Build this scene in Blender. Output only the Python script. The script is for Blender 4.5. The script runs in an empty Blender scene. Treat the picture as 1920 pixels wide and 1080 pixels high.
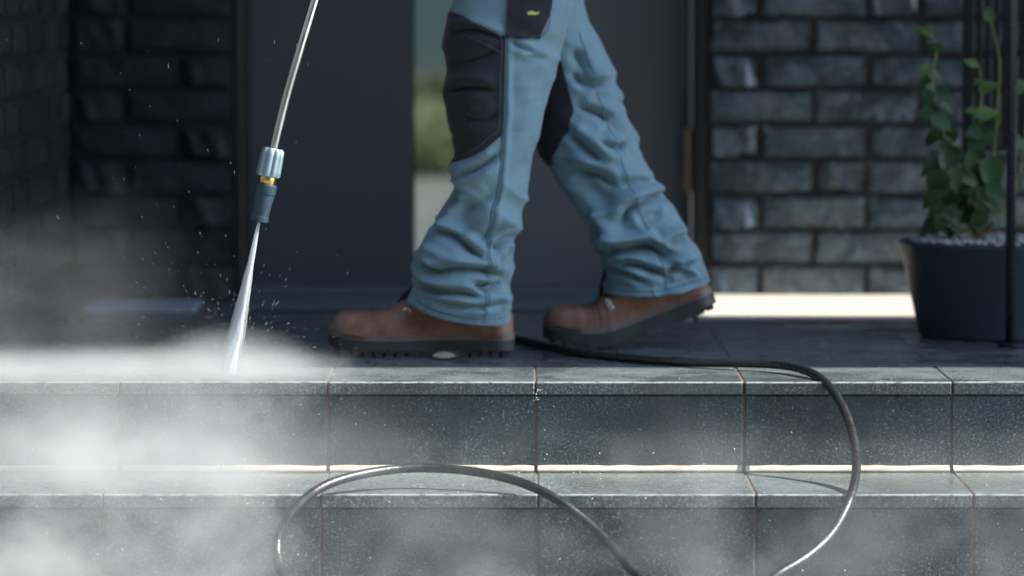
import bpy, bmesh, math, random
import numpy as np
from mathutils import Vector, Matrix, Quaternion

random.seed(7); RNG = np.random.default_rng(7)
scn = bpy.context.scene
COL = scn.collection
rad = math.radians

# ------------------------------------------------------------------ camera
LENS, SENSOR, W0, H0 = 135.0, 36.0, 1920.0, 1080.0
FPX = LENS / SENSOR * W0                       # 7200 px of the photograph
CAM = Vector((0.0, -6.43, 0.625)); PITCH = math.atan(523.0 / FPX)
cam_d = bpy.data.cameras.new('camera'); cam = bpy.data.objects.new('camera', cam_d); COL.objects.link(cam)
cam.location = CAM; cam.rotation_euler = (math.pi / 2 - PITCH, 0, 0)
cam_d.lens = LENS; cam_d.sensor_width = SENSOR; cam_d.clip_start = 0.1; cam_d.clip_end = 3000
cam_d.dof.use_dof = True; cam_d.dof.focus_distance = 6.40; cam_d.dof.aperture_fstop = 2.2
scn.camera = cam

# ------------------------------------------------------------------ sky, sun, exposure
SUN_TO = Vector((1.03, -0.07, 1.0)).normalized()      # towards the sun: right of the steps, a little to the camera's side
SKY_STRENGTH, SUN_STRENGTH, EXPOSURE = 0.15, 4.0, 1.47
world = bpy.data.worlds.new('World'); scn.world = world; world.use_nodes = True
wn = world.node_tree; wn.nodes.clear()
sky_n = wn.nodes.new('ShaderNodeTexSky'); sky_n.sky_type = 'NISHITA'; sky_n.sun_disc = False
sky_n.sun_elevation = math.asin(SUN_TO.z); sky_n.sun_rotation = math.atan2(SUN_TO.x, SUN_TO.y)
sky_n.air_density = 1.0; sky_n.dust_density = 0.6; sky_n.ozone_density = 1.2
bg = wn.nodes.new('ShaderNodeBackground'); bg.inputs['Strength'].default_value = SKY_STRENGTH
wo = wn.nodes.new('ShaderNodeOutputWorld')
wn.links.new(sky_n.outputs[0], bg.inputs[0]); wn.links.new(bg.outputs[0], wo.inputs[0])
sun_d = bpy.data.lights.new('sun', 'SUN'); sun = bpy.data.objects.new('sun', sun_d); COL.objects.link(sun)
sun_d.energy = SUN_STRENGTH; sun_d.angle = rad(0.53); sun_d.color = (1.0, 0.95, 0.87)
sun.rotation_euler = (-SUN_TO).to_track_quat('-Z', 'Y').to_euler(); sun.location = SUN_TO * 20
vs = scn.view_settings
vs.view_transform = 'Standard'; vs.look = 'None'; vs.exposure = EXPOSURE; vs.gamma = 1.0; vs.use_curve_mapping = False
cy = scn.cycles
cy.use_denoising = True; cy.volume_bounces = 2; cy.max_bounces = 10; cy.transparent_max_bounces = 12
cy.volume_step_rate = 0.30; cy.volume_max_steps = 64; cy.sample_clamp_indirect = 6.0
cy.caustics_reflective = False; cy.caustics_refractive = False

# ------------------------------------------------------------------ helpers
CP, SP = math.cos(PITCH), math.sin(PITCH)
def at(px, py, D):
    """world point seen at photograph pixel (px, py) whose distance along +Y from the camera is D"""
    u, v = (px - 960.0) / FPX, (540.0 - py) / FPX
    d = Vector((u, CP + v * SP, -SP + v * CP))
    return CAM + d * (D / d.y)
def on_plane(px, py, z):
    u, v = (px - 960.0) / FPX, (540.0 - py) / FPX
    d = Vector((u, CP + v * SP, -SP + v * CP))
    return CAM + d * ((z - CAM.z) / d.z)
def proj(X, Y, Z):
    dx, dy, dz = X - CAM.x, Y - CAM.y, Z - CAM.z
    f = dy * CP - dz * SP; up = dy * SP + dz * CP
    return 960 + FPX * dx / f, 540 - FPX * up / f

def tag(o, label=None, cat=None, group=None, kind=None):
    for k, v in (('label', label), ('category', cat), ('group', group), ('kind', kind)):
        if v: o[k] = v
    return o
def link(name, me, mat=None, parent=None, loc=None):
    o = bpy.data.objects.new(name, me); COL.objects.link(o)
    if mat is not None and me is not None and len(me.materials) == 0: me.materials.append(mat)
    if parent is not None: o.parent = parent
    if loc is not None: o.location = loc
    return o
def empty(name, loc=(0, 0, 0)):
    o = bpy.data.objects.new(name, None); COL.objects.link(o); o.location = loc; o.empty_display_size = 0.05
    return o
def smooth(me):
    me.polygons.foreach_set('use_smooth', [True] * len(me.polygons)); me.update(); return me
def mesh(name, v, f, sm=False):
    me = bpy.data.meshes.new(name); me.from_pydata([tuple(p) for p in v], [], [tuple(q) for q in f]); me.update()
    if sm: smooth(me)
    return me
def from_bm(name, bm, sm=False):
    bmesh.ops.recalc_face_normals(bm, faces=bm.faces)
    me = bpy.data.meshes.new(name); bm.to_mesh(me); bm.free()
    if sm: smooth(me)
    return me
def bm_box(bm, x0, x1, y0, y1, z0, z1):
    r = bmesh.ops.create_cube(bm, size=1.0)
    for v in r['verts']:
        v.co = Vector((x0 + (v.co.x + .5) * (x1 - x0), y0 + (v.co.y + .5) * (y1 - y0), z0 + (v.co.z + .5) * (z1 - z0)))
    return r['verts']
def box_mesh(name, x0, x1, y0, y1, z0, z1, bev=0.0, seg=1):
    bm = bmesh.new(); bm_box(bm, x0, x1, y0, y1, z0, z1)
    if bev: bmesh.ops.bevel(bm, geom=list(bm.edges), offset=bev, segments=seg, affect='EDGES', profile=0.5)
    return from_bm(name, bm)
def boxes_mesh(name, lst, bev=0.0):
    bm = bmesh.new()
    for b in lst: bm_box(bm, *b)
    if bev: bmesh.ops.bevel(bm, geom=list(bm.edges), offset=bev, segments=1, affect='EDGES')
    return from_bm(name, bm)
def grid_mesh(name, P, closed_u=False, closed_v=False, cap=False):
    """P: (nv, nu, 3) array -> quads"""
    nv, nu = P.shape[:2]; f = []
    for j in range(nv - (0 if closed_v else 1)):
        j2 = (j + 1) % nv
        for i in range(nu - (0 if closed_u else 1)):
            i2 = (i + 1) % nu
            f.append((j * nu + i, j * nu + i2, j2 * nu + i2, j2 * nu + i))
    if cap:
        f.append(tuple(range(nu - 1, -1, -1))); f.append(tuple((nv - 1) * nu + i for i in range(nu)))
    return mesh(name, P.reshape(-1, 3).tolist(), f, True)
def catmull(pts, n=10):
    P = [np.array(p, float) for p in pts]; P = [2 * P[0] - P[1]] + P + [2 * P[-1] - P[-2]]; out = []
    for i in range(1, len(P) - 2):
        p0, p1, p2, p3 = P[i - 1:i + 3]
        for k in range(n):
            t = k / n
            out.append(.5 * ((2 * p1) + (-p0 + p2) * t + (2 * p0 - 5 * p1 + 4 * p2 - p3) * t * t + (-p0 + 3 * p1 - 3 * p2 + p3) * t ** 3))
    out.append(P[-2]); return np.array(out)
def sweep(name, path, radii, seg=16, cap=True, shape=None):
    path = np.asarray(path, float); n = len(path); radii = np.broadcast_to(np.asarray(radii, float), (n,))
    T = np.gradient(path, axis=0); T /= np.linalg.norm(T, axis=1)[:, None] + 1e-12
    ref = np.array((0, 0, 1.0)) if abs(T[0][2]) < .9 else np.array((1.0, 0, 0))
    N = np.zeros_like(path); a = ref - T[0] * ref.dot(T[0]); N[0] = a / np.linalg.norm(a)
    for i in range(1, n):
        a = N[i - 1] - T[i] * N[i - 1].dot(T[i]); N[i] = a / np.linalg.norm(a)
    B = np.cross(T, N); th = np.linspace(0, 2 * math.pi, seg, endpoint=False)
    R = np.ones((n, seg)) if shape is None else shape(np.linspace(0, 1, n)[:, None], th[None, :])
    P = path[:, None, :] + radii[:, None, None] * R[:, :, None] * (np.cos(th)[None, :, None] * N[:, None, :] + np.sin(th)[None, :, None] * B[:, None, :])
    return grid_mesh(name, P, closed_u=True, cap=cap)
def smst(a, b, x):
    t = np.clip((x - a) / (b - a), 0, 1); return t * t * (3 - 2 * t)
_H = np.random.default_rng(3).random((32, 32, 32)) * 2 - 1
def vnoise(p):
    p = np.asarray(p, float); i = np.floor(p).astype(int); f = p - i; f = f * f * (3 - 2 * f); r = 0
    for dx in (0, 1):
        for dy in (0, 1):
            for dz in (0, 1):
                w = (f[..., 0] if dx else 1 - f[..., 0]) * (f[..., 1] if dy else 1 - f[..., 1]) * (f[..., 2] if dz else 1 - f[..., 2])
                r = r + w * _H[(i[..., 0] + dx) % 32, (i[..., 1] + dy) % 32, (i[..., 2] + dz) % 32]
    return r

# ------------------------------------------------------------------ materials
class NT:
    def __init__(s, name):
        s.m = bpy.data.materials.new(name); s.m.use_nodes = True; s.t = s.m.node_tree; s.t.nodes.clear()
        s.out = s.t.nodes.new('ShaderNodeOutputMaterial')
    def n(s, typ, **kw):
        x = s.t.nodes.new(typ)
        for k, v in kw.items(): setattr(x, k, v)
        return x
    def l(s, a, b): s.t.links.new(a, b)
    def put(s, sock, v):
        if hasattr(v, 'is_linked') or isinstance(v, bpy.types.NodeSocket): s.l(v, sock)
        else: sock.default_value = v
    def math(s, op, a, b=0.0, c=None, clamp=False):
        x = s.n('ShaderNodeMath', operation=op, use_clamp=clamp); s.put(x.inputs[0], a); s.put(x.inputs[1], b)
        if c is not None: s.put(x.inputs[2], c)
        return x.outputs[0]
    def sstep(s, v, a, b, lo=0.0, hi=1.0):
        x = s.n('ShaderNodeMapRange', interpolation_type='SMOOTHSTEP'); s.put(x.inputs[0], v)
        if a > b: a, b, lo, hi = b, a, hi, lo
        for k, q in zip(range(1, 5), (a, b, lo, hi)): s.put(x.inputs[k], q)
        return x.outputs[0]
    def pos(s): return s.n('ShaderNodeNewGeometry').outputs['Position']
    def obj(s): return s.n('ShaderNodeTexCoord').outputs['Object']
    def map(s, v, scale=(1, 1, 1), loc=(0, 0, 0), rot=(0, 0, 0)):
        x = s.n('ShaderNodeMapping'); s.l(v, x.inputs[0]); x.inputs['Scale'].default_value = scale; x.inputs['Location'].default_value = loc
        x.inputs['Rotation'].default_value = rot; return x.outputs[0]
    def vadd(s, a, b):
        x = s.n('ShaderNodeVectorMath', operation='ADD'); s.put(x.inputs[0], a); s.put(x.inputs[1], b); return x.outputs[0]
    def noise(s, v, scale, detail=2.0, rough=.5, dist=0.0):
        x = s.n('ShaderNodeTexNoise'); s.l(v, x.inputs['Vector']); x.inputs['Scale'].default_value = scale
        x.inputs['Detail'].default_value = detail; x.inputs['Roughness'].default_value = rough; x.inputs['Distortion'].default_value = dist
        return x.outputs['Fac']
    def vor(s, v, scale, feature='F1'):
        x = s.n('ShaderNodeTexVoronoi', feature=feature); s.l(v, x.inputs['Vector']); x.inputs['Scale'].default_value = scale
        return x.outputs['Distance']
    def ramp(s, v, stops):
        x = s.n('ShaderNodeValToRGB'); s.l(v, x.inputs[0]); e = x.color_ramp.elements
        while len(e) < len(stops): e.new(0.5)
        for q, (p, c) in zip(e, stops):
            q.position = p; q.color = (c, c, c, 1) if isinstance(c, (int, float)) else (*c, 1)
        return x.outputs[0]
    def mix(s, fac, a, b, blend='MIX'):
        x = s.n('ShaderNodeMix', data_type='RGBA', blend_type=blend); s.put(x.inputs[0], fac)
        for k, q in ((6, a), (7, b)):
            if isinstance(q, tuple): x.inputs[k].default_value = (*q, 1)
            else: s.l(q, x.inputs[k])
        return x.outputs[2]
    def bump(s, h, strength=.3, dist=.002, normal=None):
        x = s.n('ShaderNodeBump'); s.l(h, x.inputs['Height']); x.inputs['Strength'].default_value = strength; x.inputs['Distance'].default_value = dist
        if normal is not None: s.l(normal, x.inputs['Normal'])
        return x.outputs[0]
    def bsdf(s, color, rough=.5, metal=0.0, normal=None, spec=.5, **kw):
        x = s.n('ShaderNodeBsdfPrincipled')
        if isinstance(color, tuple): x.inputs['Base Color'].default_value = (*color, 1)
        else: s.l(color, x.inputs['Base Color'])
        s.put(x.inputs['Roughness'], rough); s.put(x.inputs['Metallic'], metal); x.inputs['Specular IOR Level'].default_value = spec
        if normal is not None: s.l(normal, x.inputs['Normal'])
        for k, v in kw.items(): s.put(x.inputs[k.replace('_', ' ')], v)
        s.l(x.outputs[0], s.out.inputs['Surface']); return x

def mat_granite(name, base, rough=(.3, .55), spec=.5, pale_arris=False):
    a = NT(name); p = a.pos()
    fine = a.noise(p, 240, 2.0, .75); mid = a.noise(p, 60, 3.0, .6); big = a.noise(a.map(p, (1, 1, 1)), 5.0, 4.0, .6)
    c = a.ramp(fine, [(.38, tuple(x * .30 for x in base)), (.50, tuple(x * .9 for x in base)), (.62, tuple(x * 2.4 for x in base)), (.70, (.55, .58, .58))])
    c = a.mix(a.math('MULTIPLY', mid, .5), c, tuple(x * .6 for x in base))
    v = a.vor(p, 150); sp = a.ramp(v, [(.06, 1.0), (.14, 0.0)])
    gate = a.ramp(a.noise(p, 90, 1.0), [(.50, 0.0), (.60, 1.0)])
    c = a.mix(a.math('MULTIPLY', sp, gate), c, (.55, .58, .58))
    wetp = a.sstep(a.noise(a.map(p, (1, 1, 1.6), loc=(4, 2, 9)), 4.2, 5.0, .65), .44, .60, 0.0, 1.0)
    c = a.mix(a.math('MULTIPLY', wetp, .55), c, tuple(x * .42 for x in base))
    run = a.sstep(a.noise(a.map(p, (1, 1, .10), loc=(2, 5, 1)), 26, 4.0, .65), .52, .66, 0.0, .55)
    c = a.mix(run, c, tuple(x * .5 for x in base))
    stain = a.ramp(big, [(.35, 0.0), (.7, 1.0)])
    c = a.mix(a.math('MULTIPLY', stain, .35), c, tuple(min(1, x * 1.9) for x in base))
    if pale_arris:                                   # paler, patchy tone along the front arris of a tread
        so = a.n('ShaderNodeSeparateXYZ'); a.l(a.obj(), so.inputs[0])
        ed = a.math('MULTIPLY', a.sstep(so.outputs[1], .0045, .0010, 0, 1), a.sstep(so.outputs[2], -.0040, -.0015, 0, 1))
        ed = a.math('MULTIPLY', ed, a.sstep(a.noise(a.map(p, (1, 3, 3)), 45, 3.0, .7), .36, .56, .15, 1.0))
        c = a.mix(ed, c, (.40, .43, .42))
    r = a.sstep(a.noise(p, 9.0, 4.0, .65), .35, .65, rough[0], rough[1]); r = a.math('SUBTRACT', r, a.math('MULTIPLY', wetp, .22))
    nb = a.bump(fine, .35 if rough[0] > .25 else .12, .0012)
    a.bsdf(c, r, 0, nb, spec); return a.m
def mat_plain(name, col, rough=.5, metal=0.0, nscale=60, namt=.2, bump=.15, bdist=.001, spec=.5, **kw):
    a = NT(name); p = a.obj(); n = a.noise(p, nscale, 4.0, .6)
    c = a.mix(a.math('MULTIPLY', a.ramp(n, [(.3, 0.0), (.7, 1.0)]), namt), col, tuple(x * .45 for x in col))
    r = a.sstep(a.noise(p, nscale * .35, 3.0), .3, .7, max(.02, rough - .08), min(1, rough + .1))
    a.bsdf(c, r, metal, a.bump(n, bump, bdist), spec, **kw); return a.m

M_TILE = mat_granite('granite_tile', (.10, .125, .124), (.30, .50), pale_arris=True)
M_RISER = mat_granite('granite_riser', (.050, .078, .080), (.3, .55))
M_FLOOR = mat_granite('granite_floor', (.105, .125, .13), (.24, .46), .5)
M_GROUT = mat_plain('rust_grout', (.21, .135, .095), .9, nscale=40, namt=.7, bump=.6)
M_BEAD = mat_plain('cream_mortar', (.60, .55, .43), .75, nscale=24, namt=.75, bump=.6)
M_GROUND = mat_granite('ground_paving', (.16, .16, .155), (.5, .8))
M_SLAB = mat_plain('pale_stone', (.56, .52, .44), .6, nscale=30, namt=.12, bump=.3)
M_MORTAR = mat_plain('dark_mortar', (.014, .014, .014), .95, nscale=90, namt=.5, bump=.6)
def mat_brick(name, lo, hi, rough, gloss=1.0):
    a = NT(name); oi = a.n('ShaderNodeObjectInfo'); p = a.obj()
    off = a.n('ShaderNodeCombineXYZ'); r = a.math('MULTIPLY', oi.outputs['Random'], 37.0)
    for k in range(3): a.l(r, off.inputs[k])
    q = a.vadd(p, off.outputs[0])
    c = a.mix(oi.outputs['Random'], lo, hi)
    n = a.noise(q, 14, 4.0, .6, .6); c = a.mix(a.ramp(n, [(.42, 0.0), (.72, 1.0)]), c, tuple(x * (1.8 if gloss == 1.0 else 1.25) for x in hi))
    n3 = a.noise(q, 26, 3.0, .7, .4); c = a.mix(a.ramp(n3, [(.60, 0.0), (.72, .8)]), c, tuple(x * (3.2 if gloss == 1.0 else 1.6) for x in hi))
    n2 = a.noise(q, 90, 3.0, .6); c = a.mix(a.ramp(n2, [(.35, .55), (.6, 0.0)]), c, tuple(x * .4 for x in lo))
    h = a.math('ADD', a.math('MULTIPLY', n, 1.0), a.math('MULTIPLY', n2, .12))
    a.bsdf(c, a.sstep(n, .3, .7, rough - .12, rough + .15), 0, a.bump(h, .9, .008 if gloss == 1.0 else .004), .6 * gloss, Coat_Weight=.5 if gloss == 1.0 else .0, Coat_Roughness=.15); return a.m
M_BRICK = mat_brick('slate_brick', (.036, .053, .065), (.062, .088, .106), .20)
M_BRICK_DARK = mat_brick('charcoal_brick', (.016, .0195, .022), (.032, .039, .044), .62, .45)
def mat_brickwall():
    a = NT('brick_wall_far'); p = a.map(a.pos(), (1, 1, 1), rot=(rad(90), 0, 0))
    b = a.n('ShaderNodeTexBrick'); a.l(p, b.inputs[0]); b.inputs['Scale'].default_value = 1.0
    b.inputs['Color1'].default_value = (.04, .048, .054, 1); b.inputs['Color2'].default_value = (.06, .07, .076, 1); b.inputs['Mortar'].default_value = (.03, .03, .03, 1)
    b.inputs['Mortar Size'].default_value = .006; b.inputs['Brick Width'].default_value = .229; b.inputs['Row Height'].default_value = .0757
    a.bsdf(b.outputs[0], .6, 0, a.bump(a.math('SUBTRACT', 1.0, b.outputs[1]), .6, .006)); return a.m
M_BRICKFAR = mat_brickwall()
M_DOOR = mat_plain('anthracite_door_paint', (.076, .086, .094), .38, nscale=300, namt=.1, bump=.08, bdist=.0004)
M_DOOR2 = mat_plain('graphite_door_leaf', (.15, .16, .168), .42, nscale=300, namt=.1, bump=.08, bdist=.0004)
M_FRAME = mat_plain('black_frame', (.010, .012, .014), .45, nscale=200, namt=.1)
M_BRONZE = mat_plain('bronze_bar', (.42, .31, .22), .4, .7, nscale=120, namt=.3)
M_THRESH = mat_plain('grey_threshold', (.13, .17, .19), .5, nscale=40, namt=.3)
M_SKY_SHEEN = mat_plain('sky_sheen_blue', (.32, .44, .52), .5, nscale=30, namt=.3)  # bluish sky reflection put into the colour
M_BLACK = mat_plain('black_metal', (.010, .011, .013), .4, .0, nscale=150, namt=.2, spec=.3)
M_CANOPY = mat_plain('canopy_render', (.22, .22, .22), .8)
a = NT('tinted_glass'); gl = a.n('ShaderNodeBsdfGlossy'); gl.inputs['Roughness'].default_value = .02
tr = a.n('ShaderNodeBsdfTransparent'); tr.inputs[0].default_value = (.55, .61, .60, 1); fr = a.n('ShaderNodeFresnel'); fr.inputs[0].default_value = 1.5
mx = a.n('ShaderNodeMixShader'); a.l(fr.outputs[0], mx.inputs[0]); a.l(tr.outputs[0], mx.inputs[1]); a.l(gl.outputs[0], mx.inputs[2]); a.l(mx.outputs[0], a.out.inputs[0])
M_GLASS = a.m
def mat_cloth(name, col, weave=900, amt=.25, rough=.85):
    a = NT(name); p = a.obj(); n = a.noise(p, weave, 1.0, .5); b = a.noise(p, 7, 4.0, .6); w = a.noise(a.map(p, (1, 1, .35)), 60, 3.0, .6)
    c = a.mix(a.math('MULTIPLY', a.ramp(b, [(.3, 0.0), (.7, 1.0)]), amt), col, tuple(x * .62 for x in col))
    c = a.mix(a.math('MULTIPLY', n, .22), c, tuple(x * .5 for x in col))
    sz = a.n('ShaderNodeSeparateXYZ'); a.l(a.pos(), sz.inputs[0])
    damp = a.math('MULTIPLY', a.sstep(sz.outputs[2], .30, .06, 0, 1), a.sstep(a.noise(p, 26, 4.0, .7), .46, .62, 0, 1)); c = a.mix(a.math('MULTIPLY', damp, .4), c, tuple(x * .5 for x in col))
    h = a.math('ADD', a.math('MULTIPLY', n, .25), w)
    a.bsdf(c, rough, 0, a.bump(h, .35, .0022), .25, Sheen_Weight=.15, Sheen_Roughness=.5); return a.m
M_TROUSER = mat_cloth('blue_grey_workwear', (.215, .345, .40))
M_PATCH = mat_cloth('charcoal_reinforcement', (.030, .030, .036), amt=.3)
M_JACKET = mat_cloth('dark_jacket', (.05, .06, .07))
M_SKIN = mat_plain('skin', (.45, .28, .2), .55, nscale=80, namt=.15)
M_GLOVE = mat_plain('black_glove', (.02, .02, .02), .7)
def mat_leather(name, col):
    a = NT(name); p = a.obj(); n = a.noise(p, 22, 4.0, .6); f = a.noise(p, 260, 2.0, .6); v = a.vor(p, 340)
    c = a.mix(a.ramp(n, [(.35, 0.0), (.7, 1.0)]), col, tuple(x * .5 for x in col))
    c = a.mix(a.ramp(a.noise(p, 9, 3.0), [(.5, 0.0), (.75, .5)]), c, (.36, .26, .22))
    a.bsdf(c, a.sstep(n, .3, .7, .36, .72), 0, a.bump(a.math('ADD', a.math('ADD', f, v), a.math('MULTIPLY', n, 2.0)), .5, .0012), .5); return a.m
M_LEATHER = mat_leather('brown_leather', (.41, .205, .14))
M_MIDSOLE = mat_plain('taupe_midsole', (.24, .18, .16), .6, nscale=90, namt=.4)
M_SOLE = mat_plain('black_rubber_sole', (.06, .058, .056), .6, nscale=120, namt=.4, bump=.4)
M_COLLAR = mat_plain('black_padded_collar', (.015, .015, .018), .8)
M_CHROME = mat_plain('steel_hook', (.75, .77, .8), .22, 1.0, nscale=100, namt=.1)
M_STEEL = mat_plain('stainless_tube', (.62, .63, .62), .24, 1.0, nscale=50, namt=.12, bump=.05)
M_COLLARSTEEL = mat_plain('zinc_collar', (.36, .48, .54), .35, .6, nscale=90, namt=.15)
M_BRASS = mat_plain('brass_ring', (.85, .58, .2), .28, 1.0, nscale=90, namt=.2)
M_NOZZLE = mat_plain('navy_nozzle_plastic', (.03, .062, .085), .38, nscale=90, namt=.3)
M_HOSE = mat_plain('wet_black_hose', (.018, .020, .021), .32, nscale=220, namt=.5, bump=.5, bdist=.0012, spec=.7)
M_POT = mat_plain('navy_pot', (.040, .056, .068), .5, nscale=40, namt=.2)
M_PEBBLE = mat_plain('white_pebble', (.38, .38, .35), .6, nscale=60, namt=.3)
M_SOIL = mat_plain('soil', (.03, .022, .016), .95)
M_STEM = mat_plain('vine_stem', (.16, .17, .05), .6, nscale=60, namt=.4)
M_BARK = mat_plain('vine_bark', (.16, .075, .04), .8, nscale=60, namt=.4)
def mat_leaf(name, c1, c2):
    a = NT(name); oi = a.n('ShaderNodeObjectInfo'); n = a.noise(a.obj(), 3.0, 3.0)
    c = a.mix(oi.outputs['Random'], c1, c2); c = a.mix(a.math('MULTIPLY', n, .5), c, tuple(x * .5 for x in c1))
    b = a.bsdf(c, .42, 0, None, .4); t = a.n('ShaderNodeBsdfTranslucent'); a.l(c, t.inputs[0])
    m = a.n('ShaderNodeMixShader'); m.inputs[0].default_value = .3; a.l(b.outputs[0], m.inputs[1]); a.l(t.outputs[0], m.inputs[2]); a.l(m.outputs[0], a.out.inputs[0]); return a.m
M_LEAF = mat_leaf('vine_leaf', (.032, .085, .033), (.052, .13, .044))
M_LEAFY = mat_leaf('young_vine_leaf', (.075, .15, .035), (.10, .19, .04))
M_HEDGE1 = mat_leaf('lime_shrub_leaf', (.48, .48, .26), (.56, .55, .32))
M_HEDGE2 = mat_leaf('olive_shrub_leaf', (.07, .08, .035), (.11, .11, .05))
M_DEADLEAF = mat_plain('cream_fallen_leaf', (.40, .35, .25), .7, nscale=60, namt=.3)
M_TAN = mat_plain('tan_coping', (.35, .25, .17), .8)
M_TEAL = mat_plain('grey_green_render', (.27, .33, .30), .9, nscale=4, namt=.4)
M_TERRACE = mat_plain('beige_terrace', (.27, .24, .21), .7, nscale=8, namt=.2)
a = NT('water_droplet'); a.bsdf((.85, .9, .92), .12, 0, None, .6, Transmission_Weight=.25, IOR=1.33); M_DROP = a.m

# ================================================================== SETTING
RISE, TREAD, TW, NOSE = 0.1527, 0.297, 0.35, 0.022
X0T = on_plane(1005, 717, 0.0).x              # a joint of the top row
X0L = on_plane(1010, 930, -RISE).x            # a joint of the lower row
YB = 1.81                                      # back wall (depth 8.24)
YD = 1.97                                      # door plane
GZ = -2 * RISE

gm = mesh('ground', [(-600, -600, GZ), (600, -600, GZ), (600, 900, GZ), (-600, 900, GZ)], [(0, 1, 2, 3)])
ground = tag(link('ground', gm, M_GROUND), 'pale grey paved ground in front of the steps', 'ground', kind='structure')

core = boxes_mesh('front_steps', [(-3.2, 6.0, .0075, 2.3, GZ + .004, -.0024), (-3.2, 6.0, -TREAD + .0075, .0075, GZ + .004, -RISE - .0024)])
steps = tag(link('front_steps', core, M_GROUT), 'dark granite tiled steps with brown grout joints up to the porch', 'steps', kind='structure')

G = .0032
def tile_mesh(name, w, d, h, bev=.0022): return box_mesh(name, -w / 2, w / 2, 0, d, -h, 0, bev, 2)
m_nose = tile_mesh('tread_tile', TW - G, .30 - G, NOSE)
m_low = tile_mesh('tread_tile', TW - G, TREAD + .006 - .003, NOSE)
m_floor = tile_mesh('floor_tile', TW - .0016, TW - .0016, .018, .0007)
m_ris = box_mesh('riser_tile', -(TW - G) / 2, (TW - G) / 2, 0, .012, -(RISE - NOSE - G) / 2, (RISE - NOSE - G) / 2, .0018, 1)
def jit(s=.0008): return random.uniform(-s, s)
for k in range(-5, 6):
    xt = X0T + (k + .5) * TW; xl = X0L + (k + .5) * TW
    if abs(xt) < 1.75:
        link('tread_tile', m_nose, M_TILE, steps, (xt + jit(), jit(), jit(.0005)))
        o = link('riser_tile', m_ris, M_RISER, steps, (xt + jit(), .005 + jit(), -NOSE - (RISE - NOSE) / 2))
    if abs(xl) < 1.75:
        link('tread_tile', m_low, M_TILE, steps, (xl + jit(), -TREAD + jit(), -RISE + jit(.0005)))
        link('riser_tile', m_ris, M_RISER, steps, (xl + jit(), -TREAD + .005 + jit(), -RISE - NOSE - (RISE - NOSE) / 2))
    for r in range(5):
        if abs(xt) < 1.75: link('floor_tile', m_floor, M_FLOOR, steps, (xt + jit(), .30 + r * TW + jit(), jit(.0004)))
# mortar bead where the lower tread meets the riser: one bead per tile
for k in range(-5, 6):
    xt = X0T + (k + .5) * TW
    if abs(xt) > 1.75: continue
    n = 24; xs = np.linspace(-TW / 2 + .003, TW / 2 - .003, n); P = np.zeros((n, 6, 3))
    w = .0100 + .0010 * vnoise(np.stack([xs * 40 + k * 7, xs * 0, xs * 0], -1))
    prof = [(0, 0), (-1.0, 0), (-.75, .45), (-.4, .8), (-.1, 1.0), (0, 1.0)]
    for q, (py, pz) in enumerate(prof):
        P[:, q, 0] = xs; P[:, q, 1] = py * w * 1.3; P[:, q, 2] = pz * w
    link('mortar_bead', grid_mesh('mortar_bead', P), M_BEAD, steps, (xt, .0046, -RISE + .0006))

# pale stone slab set on the porch floor along the right brick wall
sl = box_mesh('stone_slab', .372, 1.75, 1.225, YB - .004, .001, .012, .003, 1)
tag(link('stone_slab', sl, M_SLAB), 'sunlit white stone slab lying along the foot of the right brick wall', 'slab')
sl = box_mesh('sky_sheen_strip', at(165, 575, 8.0).x, at(370, 575, 8.0).x, 1.46, 1.70, .001, .010, .002, 1)  # strip put in for the sky's reflection on the wet floor
tag(link('sky_sheen_strip', sl, M_SKY_SHEEN), 'narrow bluish strip standing in for sky reflected on the wet floor at left', 'slab')

# ------------------------------------------------------------------ brick walls
def brick_variant(i):
    r = random.Random(100 + i); bm = bmesh.new(); L, Hh, Dp = 1.0, .0645, .05
    bm_box(bm, -.5, .5, 0, Dp, -Hh / 2, Hh / 2)
    bmesh.ops.subdivide_edges(bm, edges=[e for e in bm.edges if abs(e.verts[0].co.x - e.verts[1].co.x) > .5], cuts=3)
    for v in bm.verts:
        if v.co.y < .01:
            e = abs(v.co.x) > .49
            v.co.y += r.uniform(-.0015, .003); v.co.z += r.uniform(-.0022, .0022)
            if e: v.co.y += .003
    ed = [e for e in bm.edges if e.verts[0].co.y < .02 and e.verts[1].co.y < .02 and len(e.link_faces) == 2 and e.calc_face_angle(0) > .8]
    return bm, ed
BR = {}
def brick_mesh(L, i, mat):
    key = (round(L, 3), i, mat.name)
    if key not in BR:
        bm, ed = brick_variant(i)
        for v in bm.verts: v.co.x *= L
        bmesh.ops.bevel(bm, geom=ed, offset=.007, segments=2, affect='EDGES')
        BR[key] = from_bm('brick', bm)
    return BR[key]
COURSE, BP = .0757, .229
zb0 = at(1500, 563, 8.24).z - .002
def wall(name, label, rect_core, path, length, mat, ncourse, rotz, origin, phase, zstart, proud):
    w = tag(link(name, boxes_mesh(name, [rect_core]), M_MORTAR), label, 'wall', kind='thing')
    for c in range(ncourse):
        z = zstart + (c + .5) * COURSE
        s = 0.0; first = BP / 2 if (c + phase) % 2 else BP
        while s < length - .03:
            L = first if s == 0 else BP
            L = min(L, length - s)
            if random.random() < .08 and L > .2: L = BP / 2
            me = brick_mesh(L - .011, random.randrange(5), mat)
            o = link('brick', me, mat, w)
            loc = Vector((s + L / 2, random.uniform(-proud, proud), 0)); loc.rotate(Quaternion((0, 0, 1), rotz))
            o.location = Vector(origin) + loc + Vector((0, 0, z)); o.rotation_euler = (jit(.03 if mat is M_BRICK else .008), 0, rotz + jit(.016 if mat is M_BRICK else .008))
            s += L
    return w
ZT = 10 * COURSE
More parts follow.
